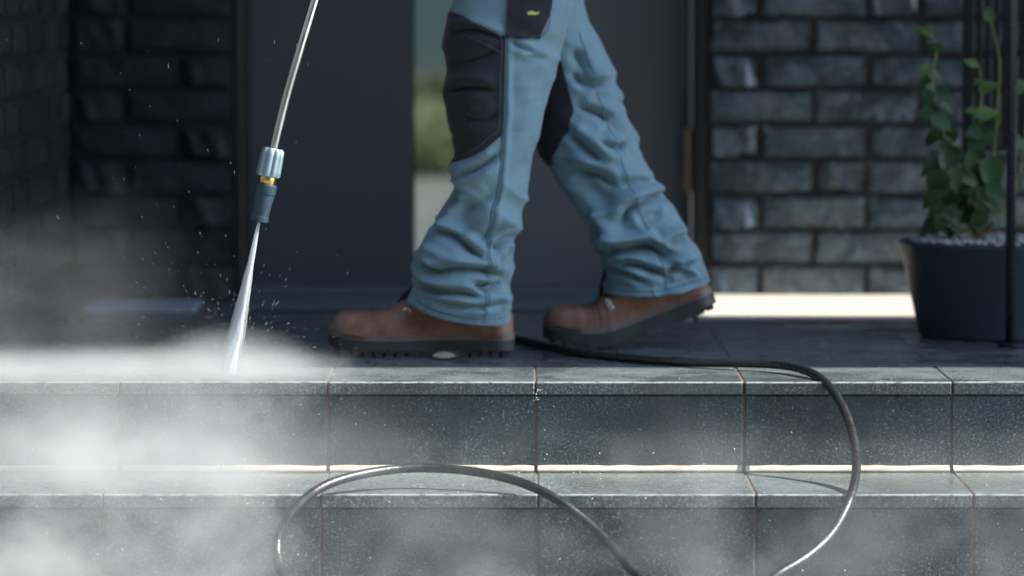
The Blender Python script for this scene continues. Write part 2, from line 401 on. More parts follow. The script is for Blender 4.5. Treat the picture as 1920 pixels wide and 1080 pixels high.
wr = wall('brick_wall', 'glossy slate brick wall right of the door behind the potted vine', (.425, 2.2, YB + .012, YB + .30, -.02, ZT), None, 1.55, M_BRICK, 10, 0, (.420, YB, 0), 1, 0.0, .003)
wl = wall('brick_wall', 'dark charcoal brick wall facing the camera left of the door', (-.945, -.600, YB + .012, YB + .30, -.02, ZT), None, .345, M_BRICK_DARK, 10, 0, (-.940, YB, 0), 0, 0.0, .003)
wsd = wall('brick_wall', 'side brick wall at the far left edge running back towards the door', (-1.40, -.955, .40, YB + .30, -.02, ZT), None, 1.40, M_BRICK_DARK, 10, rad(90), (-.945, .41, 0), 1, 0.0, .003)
# upper walls, above the picture
up = boxes_mesh('upper_wall', [(.425, 6.0, YB - .004, YB + .3, ZT, 3.2), (-.945, -.60, YB - .004, YB + .3, ZT, 3.2), (-1.40, -.941, .40, YB - .004, ZT, 3.2), (-.60, .425, YB - .004, YB + .3, 2.15, 3.2), (2.2, 6.0, YB - .004, YB + .3, 0, ZT)])
link('upper_wall', up, M_BRICKFAR, wr)

link('sky_block_wall', boxes_mesh('sky_block_wall', [(-1.9, -1.401, -4.2, YB, GZ, 4.2)]), M_BRICKFAR, wsd)     # unseen wall added to block sky from the left
hb = bmesh.new(); bm_box(hb, -14, 12, -12.5, -10.6, GZ, 7.0); bmesh.ops.subdivide_edges(hb, edges=hb.edges[:], cuts=24, use_grid_fill=True)  # unseen foliage block added behind the camera to cut off low sky
for v in hb.verts: v.co += Vector((0, .25 * float(vnoise(np.array(v.co) * 1.7)), .3 * float(vnoise(np.array(v.co) * .9 + 5)) if v.co.z > 0 else 0))
tag(link('sky_blocker', from_bm('sky_blocker', hb), M_HEDGE2), 'unseen olive foliage block added behind the camera to cut off low sky', 'sky_blocker')

# ------------------------------------------------------------------ entrance door
door = tag(empty('entrance_door', (-.09, YD, 0)), 'dark anthracite entrance door with narrow glass strip and bronze handle bar', 'door', kind='thing')
def dpart(name, me, mat, par=None):
    o = link(name, me, mat); o.parent = door if par is None else par
    o.matrix_parent_inverse = Matrix.Translation(door.location).inverted(); return o
xj0, xj1 = at(446, 300, 8.3).x, at(1321, 300, 8.27).x
xa, xg0, xg1, xd1 = at(462, 300, 8.4).x, at(776, 300, 8.4).x, at(862, 300, 8.4).x, at(1298, 300, 8.4).x
dpart('door_frame', boxes_mesh('door_frame', [(-.5995, xa, YB + .02, YD + .08, .0, 2.15), (xd1, .4245, YB + .02, YD + .08, .0, 2.15), (xa, xd1, YB + .03, YD + .08, 2.09, 2.149)], .002), M_FRAME)
dpart('side_panel', box_mesh('side_panel', xa + .002, xg0 - .004, YD, YD + .05, .012, 2.088, .002), M_DOOR)
dpart('glass_pane', box_mesh('glass_pane', xg0 - .002, xg1 + .002, YD + .02, YD + .026, .012, 2.088), M_GLASS)
dpart('glazing_bead', boxes_mesh('glazing_bead', [(xg0 - .0035, xg0 + .002, YD + .002, YD + .018, .012, 2.088), (xg1 - .002, xg1 + .0035, YD + .002, YD + .018, .012, 2.088)]), M_FRAME)
leaf_o = dpart('door_leaf', box_mesh('door_leaf', xg1 + .004, xd1 - .004, YD - .004, YD + .05, .014, 2.087, .003), M_DOOR2)
hx = at(1290, 300, 8.33).x; hz0, hz1 = at(1290, 360, 8.33).z, at(1290, 238, 8.33).z
hm = boxes_mesh('handle_bar', [(hx - .0085, hx + .0085, YD - .075, YD - .055, hz0, hz1), (hx - .005, hx + .005, YD - .056, YD - .003, hz0 + .02, hz0 + .035), (hx - .005, hx + .005, YD - .056, YD - .003, hz1 - .035, hz1 - .02)], .002)
o = link('handle_bar', hm, M_BRONZE); o.parent = leaf_o
dpart('threshold', boxes_mesh('threshold', [(xa, xd1, YB - .30, YD + .06, .001, .010), (xa, xd1, YD - .10, YD + .055, .0095, .022)], .003), M_THRESH)

# ------------------------------------------------------------------ porch canopy (above the picture: its shade ends on the top tread)
ZC = 2.45
sx, sy = SUN_TO.x / SUN_TO.z, SUN_TO.y / SUN_TO.z
ysh = on_plane(960, 689, 0).y                 # edge of the shade on the floor
yfront = ysh + sy * ZC
yn0 = 1.235 + sy * ZC; yn1 = YB + sy * ZC + .006; xn0 = .36 + sx * ZC
cn = boxes_mesh('porch_canopy', [(-2.0, 6.0, yfront, yn0, ZC, ZC + .14), (-2.0, xn0, yn0 + .0005, yn1, ZC, ZC + .14), (-2.0, 6.0, yn1 + .0005, YB - .006, ZC, ZC + .14)])
tag(link('porch_canopy', cn, M_CANOPY), 'grey rendered porch canopy over the door, open at its rear right', 'canopy')

# ------------------------------------------------------------------ garden court seen through the glass strip
tr_ = tag(link('back_terrace', box_mesh('back_terrace', -2.5, 2.5, 2.35, 7.9, GZ + .01, -.002), M_TERRACE), 'beige paved terrace behind the house', 'terrace', kind='structure')
gw = tag(link('garden_wall', box_mesh('garden_wall', -3, 3, 9.2, 9.4, GZ, 2.6, .01), M_TEAL), 'grey green garden wall seen through the narrow glass strip', 'wall', kind='thing')
link('coping', box_mesh('coping', -3, 3, 9.10, 9.195, .30, .36, .01), M_TAN, gw)
def leaf_mass(name, n, cx, cy, cz, rx, ry, rz, size, seed):
    r = np.random.default_rng(seed); v, f = [], []
    for i in range(n):
        d = r.normal(size=3); d /= np.linalg.norm(d); q = d * r.random() ** .35
        c = np.array((cx + q[0] * rx, cy + q[1] * ry, max(cz + q[2] * rz, 0.01)))
        u = r.normal(size=3); u /= np.linalg.norm(u); w = np.cross(u, r.normal(size=3)); w /= np.linalg.norm(w)
        s = size * r.uniform(.6, 1.3); b = len(v)
        v += [c - u * s, c + w * s * .45, c + u * s, c - w * s * .45]; f.append((b, b + 1, b + 2, b + 3))
    return mesh(name, v, f)
for i, (cx, lab) in enumerate(((-.36, 'lime green low shrub seen through the glass strip beside the trousers'), )):
    e = tag(empty('garden_shrub', (cx, 8.1, 0)), lab, 'shrub')
    link('foliage', leaf_mass('foliage', 1500, 0, 0, .13, .50, .25, .15, .035, 5), M_HEDGE1, e)
    link('stem', sweep('stem', [(0, 0, -.02), (.01, 0, .1), (0, .02, .2)], [.012, .008, .004], 8), M_BARK, e)
e = tag(empty('garden_shrub', (-.30, 8.7, 0)), 'taller olive shrub behind the lime one seen through the glass strip', 'shrub')
link('foliage', leaf_mass('foliage', 1800, 0, 0, .17, .7, .25, .20, .04, 6), mat_leaf('khaki_shrub_leaf', (.20, .17, .09), (.27, .24, .13)), e)
link('stem', sweep('stem', [(0, 0, -.3), (.01, 0, .1), (0, .02, .3)], [.015, .01, .005], 8), M_BARK, e)

# ================================================================== PERSON
DN, DF = 6.90, 7.09                            # depth of the near and the far leg
class Leg:
    def __init__(s, D, left, right, hem, ztop, ry, strokes, seed):
        s.D, s.ztop, s.strokes, s.seed = D, ztop, strokes, seed
        zl = [(at(x, y, D).z, at(x, y, D).x) for x, y in left]; zr = [(at(x, y, D).z, at(x, y, D).x) for x, y in right]
        zz = np.linspace(-.05, 1.2, 500)
        def tab(q):
            q = sorted(q); a = np.interp(zz, [k[0] for k in q], [k[1] for k in q]); k = np.hanning(7); k /= k.sum()
            return np.convolve(np.pad(a, 3, 'edge'), k, 'valid')
        s.zz, s.xl, s.xr = zz, tab(zl), tab(zr)
        s.ryt = np.interp(zz, [k[0] for k in ry], [k[1] for k in ry])
        hp = [(x, at(x, y, D).z) for x, y in hem]
        x0, x1 = hp[0][0], hp[-1][0]
        s.hc = np.polyfit([2 * (x - x0) / (x1 - x0) - 1 for x, _ in hp], [z for _, z in hp], min(3, len(hp) - 1))
    def zhem(s, th): return np.polyval(s.hc, np.cos(th))
    def cr(s, z):
        l, r = np.interp(z, s.zz, s.xl), np.interp(z, s.zz, s.xr); return (l + r) / 2, (r - l) / 2
    def yc(s, z):
        hip = s.D + CAM.y; mid = (DN + DF) / 2 + CAM.y + (-.075 if s.D == DN else .075)
        w = smst(.5, .95, z); return hip * (1 - w) + mid * w
    def theta(s, X, z):
        c, r = s.cr(z); return np.arccos(np.clip((X - c) / r, -.999, .999))
    def surf(s, th, z, off=0.0, fold=True):
        c, r = s.cr(z); ry = np.interp(z, s.zz, s.ryt)
        ct, st = np.cos(th), np.sin(th); e = .92
        X = c + r * ct; Y = s.yc(z) - ry * np.sign(st) * np.abs(st) ** e
        nx, ny = ct / r, -st / ry; nl = np.hypot(nx, ny); nx, ny = nx / nl, ny / nl
        P = np.stack([X, Y, z], -1)
        d = np.full(X.shape, off)
        if fold:
            front = smst(-.15, .25, st)
            px, py = proj(X, Y, z)
            for pts, sig, amp, mode in s.strokes:
                if mode != 'seam': amp, sig = amp * (1.25 if mode == 'wide' else 2.7), sig * (1.0 if mode == 'wide' else .95)
                d = d + front * s.stroke(px, py, pts, sig, amp, mode)
            q = P * 1.0
            low = smst(.62, .12, z)
            w1 = vnoise(np.stack([q[..., 0] * 9 + s.seed, q[..., 1] * 9, q[..., 2] * 26 + q[..., 0] * 8], -1))
            w2 = vnoise(np.stack([q[..., 0] * 22 + s.seed, q[..., 1] * 22, q[..., 2] * 48 - q[..., 0] * 30], -1))
            w3 = 1 - np.abs(vnoise(np.stack([q[..., 0] * 11 + 5 + s.seed + 1.2 * w1, q[..., 1] * 11, q[..., 2] * 30 - q[..., 0] * 12 + 1.5 * w1], -1)))
            w4 = np.abs(vnoise(np.stack([q[..., 0] * 7 + 9 + s.seed + .5 * w1, q[..., 1] * 7, q[..., 2] * 15 + q[..., 0] * 10 + .5 * w1], -1)))
            d = d + (.008 + .010 * low) * (.3 - w4)
            d = d + (.0026 + .0022 * low) * w1 + (.0008 + .0008 * low) * w2 + (.0015 + .0022 * low) * (w3 ** 3 - .3)
            d = d - (1 - front) * low * .006 * np.abs(vnoise(np.stack([q[..., 0] * 6, q[..., 1] * 6, q[..., 2] * 22], -1)))
        P[..., 0] += nx * d; P[..., 1] += ny * d
        return P
    @staticmethod
    def stroke(px, py, pts, sig, amp, mode):
        best = np.full(px.shape, 1e9); sg = np.zeros(px.shape); tt = np.zeros(px.shape)
        c = catmull([(p[0], p[1], 0) for p in pts], 6)[:, :2]; n = len(c) - 1
        for i in range(n):
            a_, b_ = c[i], c[i + 1]; ab = b_ - a_; L2 = ab.dot(ab) + 1e-9
            t = np.clip(((px - a_[0]) * ab[0] + (py - a_[1]) * ab[1]) / L2, 0, 1)
            dx, dy = px - a_[0] - t * ab[0], py - a_[1] - t * ab[1]; d = np.hypot(dx, dy)
            k = d < best; best = np.where(k, d, best)
            sg = np.where(k, np.sign(ab[0] * dy - ab[1] * dx), sg); tt = np.where(k, (i + t) / n, tt)
        endf = np.clip(np.minimum(tt, 1 - tt) / .18, .0, 1); endf = .15 + .85 * endf
        if mode == 'seam': return -amp * np.exp(-(best / sig) ** 2)
        if mode in ('ridge', 'wide'): return amp * endf * np.exp(-(best / sig) ** 2)
        sd = best * sg                                            # + is below / right of the line
        return amp * endf * (-1.25 * np.exp(-(np.abs(sd) / (sig * .85)) ** 1.15) + .75 * np.exp(-((sd + 2.2 * sig) / (1.7 * sig)) ** 2) + .35 * np.exp(-((sd - 2.4 * sig) / (1.6 * sig)) ** 2))
    def grid(s, nu=240, nv=330):
        th = np.linspace(0, 2 * math.pi, nu, endpoint=False)[None, :]; t = np.linspace(0, 1, nv)[:, None]
        zh = s.zhem(th); z = zh + (s.ztop - zh) * t; th = th + 0 * z
        P = s.surf(th, z)
        Pi = s.surf(th[:8], z[:8], -.004)[::-1]                    # turned in hem
        return np.concatenate([Pi, P], 0)

near_left = [(905, -470), (880, -300), (862, -100), (850, 0), (846, 27), (835, 77), (840, 133), (834, 177), (843, 233), (854, 290), (842, 318), (852, 350), (829, 385), (800, 426), (783, 474), (773, 518), (768, 545), (757, 566), (745, 600), (735, 640)]
near_right = [(1190, -470), (1165, -300), (1110, -100), (1078, 0), (1060, 67), (1042, 130), (1030, 167), (1013, 233), (1000, 300), (988, 360), (980, 411), (964, 474), (963, 507), (954, 537), (957, 560), (956, 607), (956, 650)]
far_left = [(905, -470), (900, -300), (930, -100), (945, 0), (975, 100), (995, 180), (1005, 260), (1012, 290), (1030, 310), (1047, 345), (1066, 374), (1095, 415), (1108, 470), (1136, 496), (1138, 522), (1132, 547), (1126, 600)]
far_right = [(1190, -470), (1175, -300), (1135, -100), (1093, 0), (1102, 40), (1117, 67), (1140, 113), (1160, 167), (1183, 233), (1207, 287), (1226, 327), (1240, 358), (1268, 381), (1274, 411), (1296, 455), (1314, 496), (1326, 527), (1340, 580)]
RYN = [(-.05, .078), (.1, .080), (.25, .074), (.45, .078), (.6, .088), (.8, .105), (1.05, .12)]
F = 'fold'
near_st = [
    ([(880, 372), (868, 405), (882, 440)], 26, -.015, 'wide'), ([(792, 455), (830, 475), (870, 490)], 15, .007, 'wide'), ([(850, 345), (885, 345), (930, 310)], 13, .008, 'wide'),
    ([(885, 532), (915, 535), (945, 528)], 12, -.008, 'wide'), ([(960, 110), (990, 200), (970, 300)], 22, .005, 'wide'), ([(955, 400), (950, 440), (945, 470)], 14, .006, 'wide'), ([(895, 120), (890, 200), (900, 260)], 30, .006, 'wide'),
    ([(853, 331), (890, 319), (912, 306), (937, 288)], 6, .0055, F), ([(858, 352), (838, 380), (802, 424)], 8, .007, F),
    ([(806, 424), (835, 438), (862, 452), (907, 489)], 7, .0085, F), ([(783, 486), (814, 507), (851, 503), (907, 508), (949, 520)], 6.5, .0085, F),
    ([(882, 534), (915, 540), (948, 530)], 6, .0055, F), ([(773, 526), (814, 544), (862, 548), (898, 557)], 6, .0075, F),
    ([(792, 452), (830, 476), (880, 492)], 8, .004, 'ridge'), ([(860, 398), (900, 380), (925, 366)], 9, .003, F),
    ([(925, 470), (945, 452), (975, 440)], 7, .005, F), ([(930, 505), (945, 490), (962, 480)], 5, .003, F),
    ([(800, 560), (850, 574), (900, 577), (950, 570)], 5, .003, F), ([(900, 450), (930, 435), (960, 425)], 9, .003, F),
    ([(846, 172), (880, 163), (925, 168)], 7, .006, F), ([(850, 60), (890, 55), (940, 72)], 6, .004, F), ([(860, 120), (900, 108), (935, 92)], 7, .003, F),
    ([(960, 75), (975, 88), (1000, 98)], 5, .003, F), ([(968, 118), (1000, 108), (1030, 112)], 6, .0025, F), ([(870, 215), (905, 225), (938, 210)], 8, .003, F),
    ([(946, 66), (944, 150), (942, 233), (932, 360), (921, 389), (914, 459), (911, 495)], 2.6, .0022, 'seam'), ([(955, 66), (953, 150), (951, 233), (941, 360), (930, 400), (923, 459)], 6, .0022, 'ridge'),
    ([(768, 556), (820, 578), (880, 592), (956, 596)], 2.4, .0014, 'seam')]
far_st = [
    ([(1075, 325), (1110, 352), (1150, 380)], 20, -.012, 'wide'), ([(1110, 240), (1150, 300), (1215, 345)], 16, .008, 'wide'), ([(1185, 410), (1215, 395), (1240, 400)], 15, -.009, 'wide'),
    ([(1160, 485), (1200, 478), (1235, 490)], 13, -.007, 'wide'), ([(1075, 95), (1085, 125), (1080, 150)], 18, -.008, 'wide'), ([(1120, 110), (1150, 180), (1180, 260)], 18, .006, 'wide'), ([(1250, 420), (1270, 460), (1290, 500)], 16, .007, 'wide'), ([(1090, 440), (1110, 465), (1130, 490)], 14, -.010, 'wide'),
    ([(1073, 140), (1100, 157), (1142, 152)], 7, .007, F), ([(1083, 200), (1123, 213), (1142, 228)], 7, .006, F), ([(1120, 263), (1150, 277), (1172, 269)], 7, .006, F),
    ([(1058, 311), (1095, 322), (1125, 330), (1158, 352)], 8, .007, F), ([(1064, 245), (1095, 272), (1127, 300)], 7, .007, F),
    ([(1166, 422), (1180, 392), (1232, 370), (1260, 374)], 8, .009, F), ([(1110, 404), (1140, 400), (1173, 389)], 7, .004, 'ridge'), ([(1118, 441), (1184, 448), (1258, 402)], 9, .005, 'ridge'),
    ([(1095, 415), (1128, 446), (1140, 470)], 10, .010, F), ([(1129, 474), (1166, 466), (1221, 462), (1257, 486)], 7, .010, F), ([(1160, 500), (1184, 496), (1221, 507), (1252, 519)], 6, .008, F),
    ([(1143, 507), (1177, 513), (1204, 527)], 5, .006, F), ([(1244, 459), (1284, 441)], 7, .006, F), ([(1251, 512), (1297, 492)], 6, .006, F),
    ([(1170, 350), (1200, 340), (1228, 345)], 7, .004, F), ([(1080, 90), (1092, 120), (1096, 150)], 8, .004, F), ([(1150, 190), (1168, 196), (1185, 240)], 7, .003, F),
    ([(1136, 536), (1220, 540), (1322, 515)], 2.4, .0014, 'seam'), ([(1070, 100), (1110, 200), (1150, 300), (1190, 400), (1230, 480), (1245, 545)], 2.2, .0008, 'seam')]
near = Leg(DN, near_left, near_right, [(757, 566), (800, 583), (850, 596), (900, 605), (956, 608)], 1.02, RYN, near_st, 0)
far = Leg(DF, far_left, far_right, [(1132, 547), (1180, 551), (1230, 551), (1280, 542), (1326, 527)], 1.02, RYN, far_st, 11)

# --- body: one continuous skinned figure inside the clothes
def skinned(name, joints, edges, mat, levels=2):
    me = mesh(name, [j[0] for j in joints], []); me.edges.add(len(edges))
    for e_, (a_, b_) in zip(me.edges, edges): e_.vertices = (a_, b_)
    me.update(); o = link(name, me, mat)
    sk = o.modifiers.new('skin', 'SKIN'); sk.use_smooth_shade = True
    for v, j in zip(me.skin_vertices[0].data, joints): v.radius = (j[1], j[1] if len(j) < 3 else j[2])
    me.skin_vertices[0].data[0].use_root = True
    sd = o.modifiers.new('subdivision', 'SUBSURF'); sd.levels = 1; sd.render_levels = levels
    return o
Ym = (DN + DF) / 2 + CAM.y
cN = lambda z: (float(near.cr(z)[0]), float(near.yc(np.array(z))), z)
cF = lambda z: (float(far.cr(z)[0]), float(far.yc(np.array(z))), z)
HIPX = .085
LX = at(640, -250, 6.62)                                           # grip of the lance, above the picture
hand_n = Vector((LX.x + .02, Ym - .30, LX.z + .02)); hand_f = hand_n + Vector((.22, .12, .16))
J = [((HIPX, Ym, .98), .10, .12), ((HIPX - .01, Ym, 1.12), .10, .12), ((HIPX - .05, Ym, 1.32), .10, .14), ((HIPX - .08, Ym, 1.44), .06, .07), ((HIPX - .10, Ym, 1.50), .05), ((HIPX - .13, Ym, 1.58), .08, .075), ((HIPX - .135, Ym, 1.68), .07),
     (cN(.86), .055), (cN(.52), .045), (cN(.34), .05), (cN(.14), .038), (cF(.86), .042), (cF(.52), .040), (cF(.34), .05), (cF(.17), .036),
     ((HIPX - .06, Ym - .19, 1.38), .055), ((HIPX - .10, Ym - .27, 1.12), .042), (tuple(hand_n + Vector((.07, .0, .04))), .028), (tuple(hand_n + Vector((.01, 0, .0))), .030),
     ((HIPX - .06, Ym + .19, 1.38), .055), ((HIPX + .0, Ym + .20, 1.12), .042), (tuple(hand_f + Vector((.06, .02, .03))), .028), (tuple(hand_f), .030)]
E = [(0, 1), (1, 2), (2, 3), (3, 4), (4, 5), (5, 6), (0, 7), (7, 8), (8, 9), (9, 10), (0, 11), (11, 12), (12, 13), (13, 14), (2, 15), (15, 16), (16, 17), (17, 18), (2, 19), (19, 20), (20, 21), (21, 22)]
for hb, hv in ((18, hand_n), (22, hand_f)):                        # five fingers closing on the grip
    for k in range(4):
        b0 = len(J); q = hv + Vector((-.028, -.03 + k * .02, .012 - k * .004))
        J += [(tuple(q), .009), (tuple(q + Vector((-.026, 0, -.022))), .008), (tuple(q + Vector((-.010, 0, -.044))), .007)]
        E += [(hb, b0), (b0, b0 + 1), (b0 + 1, b0 + 2)]
    b0 = len(J); q = hv + Vector((-.005, -.034, -.012)); J += [(tuple(q), .010), (tuple(q + Vector((-.022, .006, -.024))), .008)]; E += [(hb, b0), (b0, b0 + 1)]
person = skinned('person', J, E, M_SKIN)
tag(person, 'person in blue grey work trousers and brown boots striding left with the spray lance', 'person')
hair = link('hair', grid_mesh('hair', np.array([[(HIPX - .125 + .105 * math.sin(p) * math.cos(t), Ym + .085 * math.sin(p) * math.sin(t), 1.62 + .145 * math.cos(p)) for t in np.linspace(0, 2 * math.pi, 24, endpoint=False)] for p in np.linspace(.02, 1.45, 12)]), closed_u=True), M_COLLAR, person)
jk = skinned('jacket', [(j[0], j[1] + .035, (j[2] if len(j) > 2 else j[1]) + .035) for j in (J[0], J[1], J[2], J[3])] + [(J[k][0], J[k][1] + .02) for k in (15, 16, 17, 19, 20, 21)], [(0, 1), (1, 2), (2, 3), (2, 4), (4, 5), (5, 6), (2, 7), (7, 8), (8, 9)], M_JACKET)
jk.parent = person

# --- trousers: both legs in one garment
Pn, Pf = near.grid(), far.grid()
def grid_vf(P, base):
    nv, nu = P.shape[:2]; i = np.arange(nu); f = []
    for j in range(nv - 1):
        a_ = base + j * nu + i; b_ = base + j * nu + (i + 1) % nu
        f.append(np.stack([a_, b_, b_ + nu, a_ + nu], -1))
    return np.concatenate(f)
Vt = np.concatenate([Pn.reshape(-1, 3), Pf.reshape(-1, 3)]); Ft = np.concatenate([grid_vf(Pn, 0), grid_vf(Pf, Pn.shape[0] * Pn.shape[1])])
tm = mesh('trousers', Vt.tolist(), Ft.tolist(), True)
trousers = tag(link('trousers', tm, M_TROUSER, person), 'blue grey work trousers with wrinkled wide hems')

def cloth_patch(name, leg, ths, zb, zt, off, mat, nv=70, thick=.0022):
    v = np.linspace(0, 1, nv)[:, None]; z = zb[None, :] + (zt - zb)[None, :] * v; th = ths[None, :] + 0 * z if ths.ndim == 1 else ths
    P = leg.surf(th, z, off); me = grid_mesh(name, P)
    o = link(name, me, mat, trousers); s = o.modifiers.new('thickness', 'SOLIDIFY'); s.thickness = thick; s.offset = 0.0
    return o
def patch_xy(leg, seam, bot, top, wrap, nu=90):
    """patch whose right edge follows the seam and which wraps round the shin: bot/top are y(px) curves over x(px)"""
    D = leg.D; th0 = np.mean([float(leg.theta(at(x, y, D).x, at(x, y, D).z)) for x, y in seam])
    ths = np.linspace(th0, math.pi + wrap, nu)
    def zed(cur):
        out = []
        for t in ths:
            z = at(900, np.mean([c[1] for c in cur]), D).z
            for _ in range(3):
                c, r = leg.cr(z); X = float(c) + float(r) * math.cos(t)
                px = 960 + (X * FPX) / D; y = np.interp(px, [q[0] for q in cur], [q[1] for q in cur]); z = at(px, y, D).z
            out.append(z)
        return np.array(out)
    return ths, zed(bot), zed(top)
def seam_patch(name, leg, right_px, bot, top, wrap, mat, nu=100, nv=90):
    ths, zb, zt = patch_xy(leg, right_px, bot, top, wrap, nu)
    v = np.linspace(0, 1, nv)[:, None]; z = zb[None, :] + (zt - zb)[None, :] * v
    # right edge exactly on the seam: shift theta near the edge
    zs = [at(x, y, leg.D).z for x, y in right_px][::-1]; xs = [at(x, y, leg.D).x for x, y in right_px][::-1]
    the = leg.theta(np.interp(z[:, 0], zs, xs), z[:, 0]); w = np.linspace(1, 0, nu)[None, :]
    th = ths[None, :] + (the - ths[0])[:, None] * w
    P = leg.surf(th, z, .0016); o = link(name, grid_mesh(name, P), mat, trousers)
    s = o.modifiers.new('thickness', 'SOLIDIFY'); s.thickness = .002; s.offset = 0
    return o
o = seam_patch('knee_patch', near, [(947, 68), (945, 150), (942, 245)], [(840, 306), (856, 301), (880, 292), (905, 278), (925, 258), (942, 243)], [(838, 22), (850, 22), (880, 30), (915, 48), (947, 67)], 1.1, M_PATCH)
tag(o, 'charcoal knee reinforcement of the front leg')
o = seam_patch('knee_patch', far, [(1050, 110), (1075, 205), (1064, 246), (1040, 285)], [(1000, 320), (1025, 306), (1045, 280), (1068, 240)], [(960, 70), (1010, 80), (1046, 105), (1060, 118)], 1.1, M_PATCH)
tag(o, 'charcoal knee reinforcement of the rear leg')
# holster pocket on the thigh
nu, nv = 50, 60; u = np.linspace(0, 1, nu)[None, :]; v = np.linspace(0, 1, nv)[:, None]
PX = 949 + 4 * v + u * (83 - 4 * v); PX = PX - smst(.25, .0, v) * smst(.7, 1.0, u) * 20 + 0 * v
PY = 70 - v * 260 + 2 * u
Zp = np.vectorize(lambda x, y: at(x, y, DN).z)(PX, PY); Xp = np.vectorize(lambda x, y: at(x, y, DN).x)(PX, PY)
o = link('thigh_pocket', grid_mesh('thigh_pocket', near.surf(near.theta(Xp, Zp), Zp, .003)), M_PATCH, trousers); tag(o, 'charcoal holster pocket with a small yellow mark')
s = o.modifiers.new('thickness', 'SOLIDIFY'); s.thickness = .003; s.offset = 0
a = NT('yellow_mark'); a.bsdf((.55, .55, .10), .7); M_YEL = a.m
def decal(name, pts, off, mat, par):
    P = []
    for x, y in pts:
        w = at(x, y, DN); z = np.array(w.z); P.append(near.surf(near.theta(np.array(w.x), z), z, off))
    return link(name, mesh(name, P, [tuple(range(len(P)))]), mat, par)
decal('stitched_mark', [(987, 22), (996, 20), (1001, 23), (1008, 22), (1007, 26), (999, 28), (993, 27), (988, 28)], .0056, M_YEL, o)

M_STITCH = mat_plain('dark_stitching', (.09, .155, .185), .9)
def stitch(leg, pts, off=.0004, r=.0009, mat=M_STITCH, par=None):
    c_ = catmull([(x, y, 0) for x, y in pts], 14); Z_ = np.array([at(x, y, leg.D).z for x, y, _ in c_]); X_ = np.array([at(x, y, leg.D).x for x, y, _ in c_])
    return link('stitching', sweep('stitching', leg.surf(leg.theta(X_, Z_), Z_, off), r, 6), mat, trousers if par is None else par)
for dx in (0, 5): stitch(near, [(947 + dx, 72), (945 + dx, 150), (942 + dx, 233), (932 + dx, 360), (921 + dx, 389), (914 + dx, 459), (909 + dx, 530), (907 + dx, 600)])
stitch(near, [(776, 560), (820, 577), (870, 588), (910, 593), (950, 594)])
stitch(far, [(1140, 536), (1180, 540), (1230, 540), (1280, 531), (1318, 518)])
stitch(far, [(1085, 60), (1120, 180), (1160, 300), (1200, 400), (1235, 480), (1250, 540)])
M_STITCH2 = mat_plain('grey_stitching', (.10, .10, .11), .9)
stitch(near, [(852, 30), (880, 38), (912, 54), (940, 74), (938, 150), (935, 236), (920, 252), (900, 273), (880, 284), (860, 292)], .0028, .0008, M_STITCH2)
stitch(near, [(872, 62), (905, 78), (940, 98)], .0028, .0008, M_STITCH2)
stitch(near, [(955, -40), (953, 64), (1010, 66), (1025, 44), (1028, -40)], .0052, .0008, M_STITCH2)

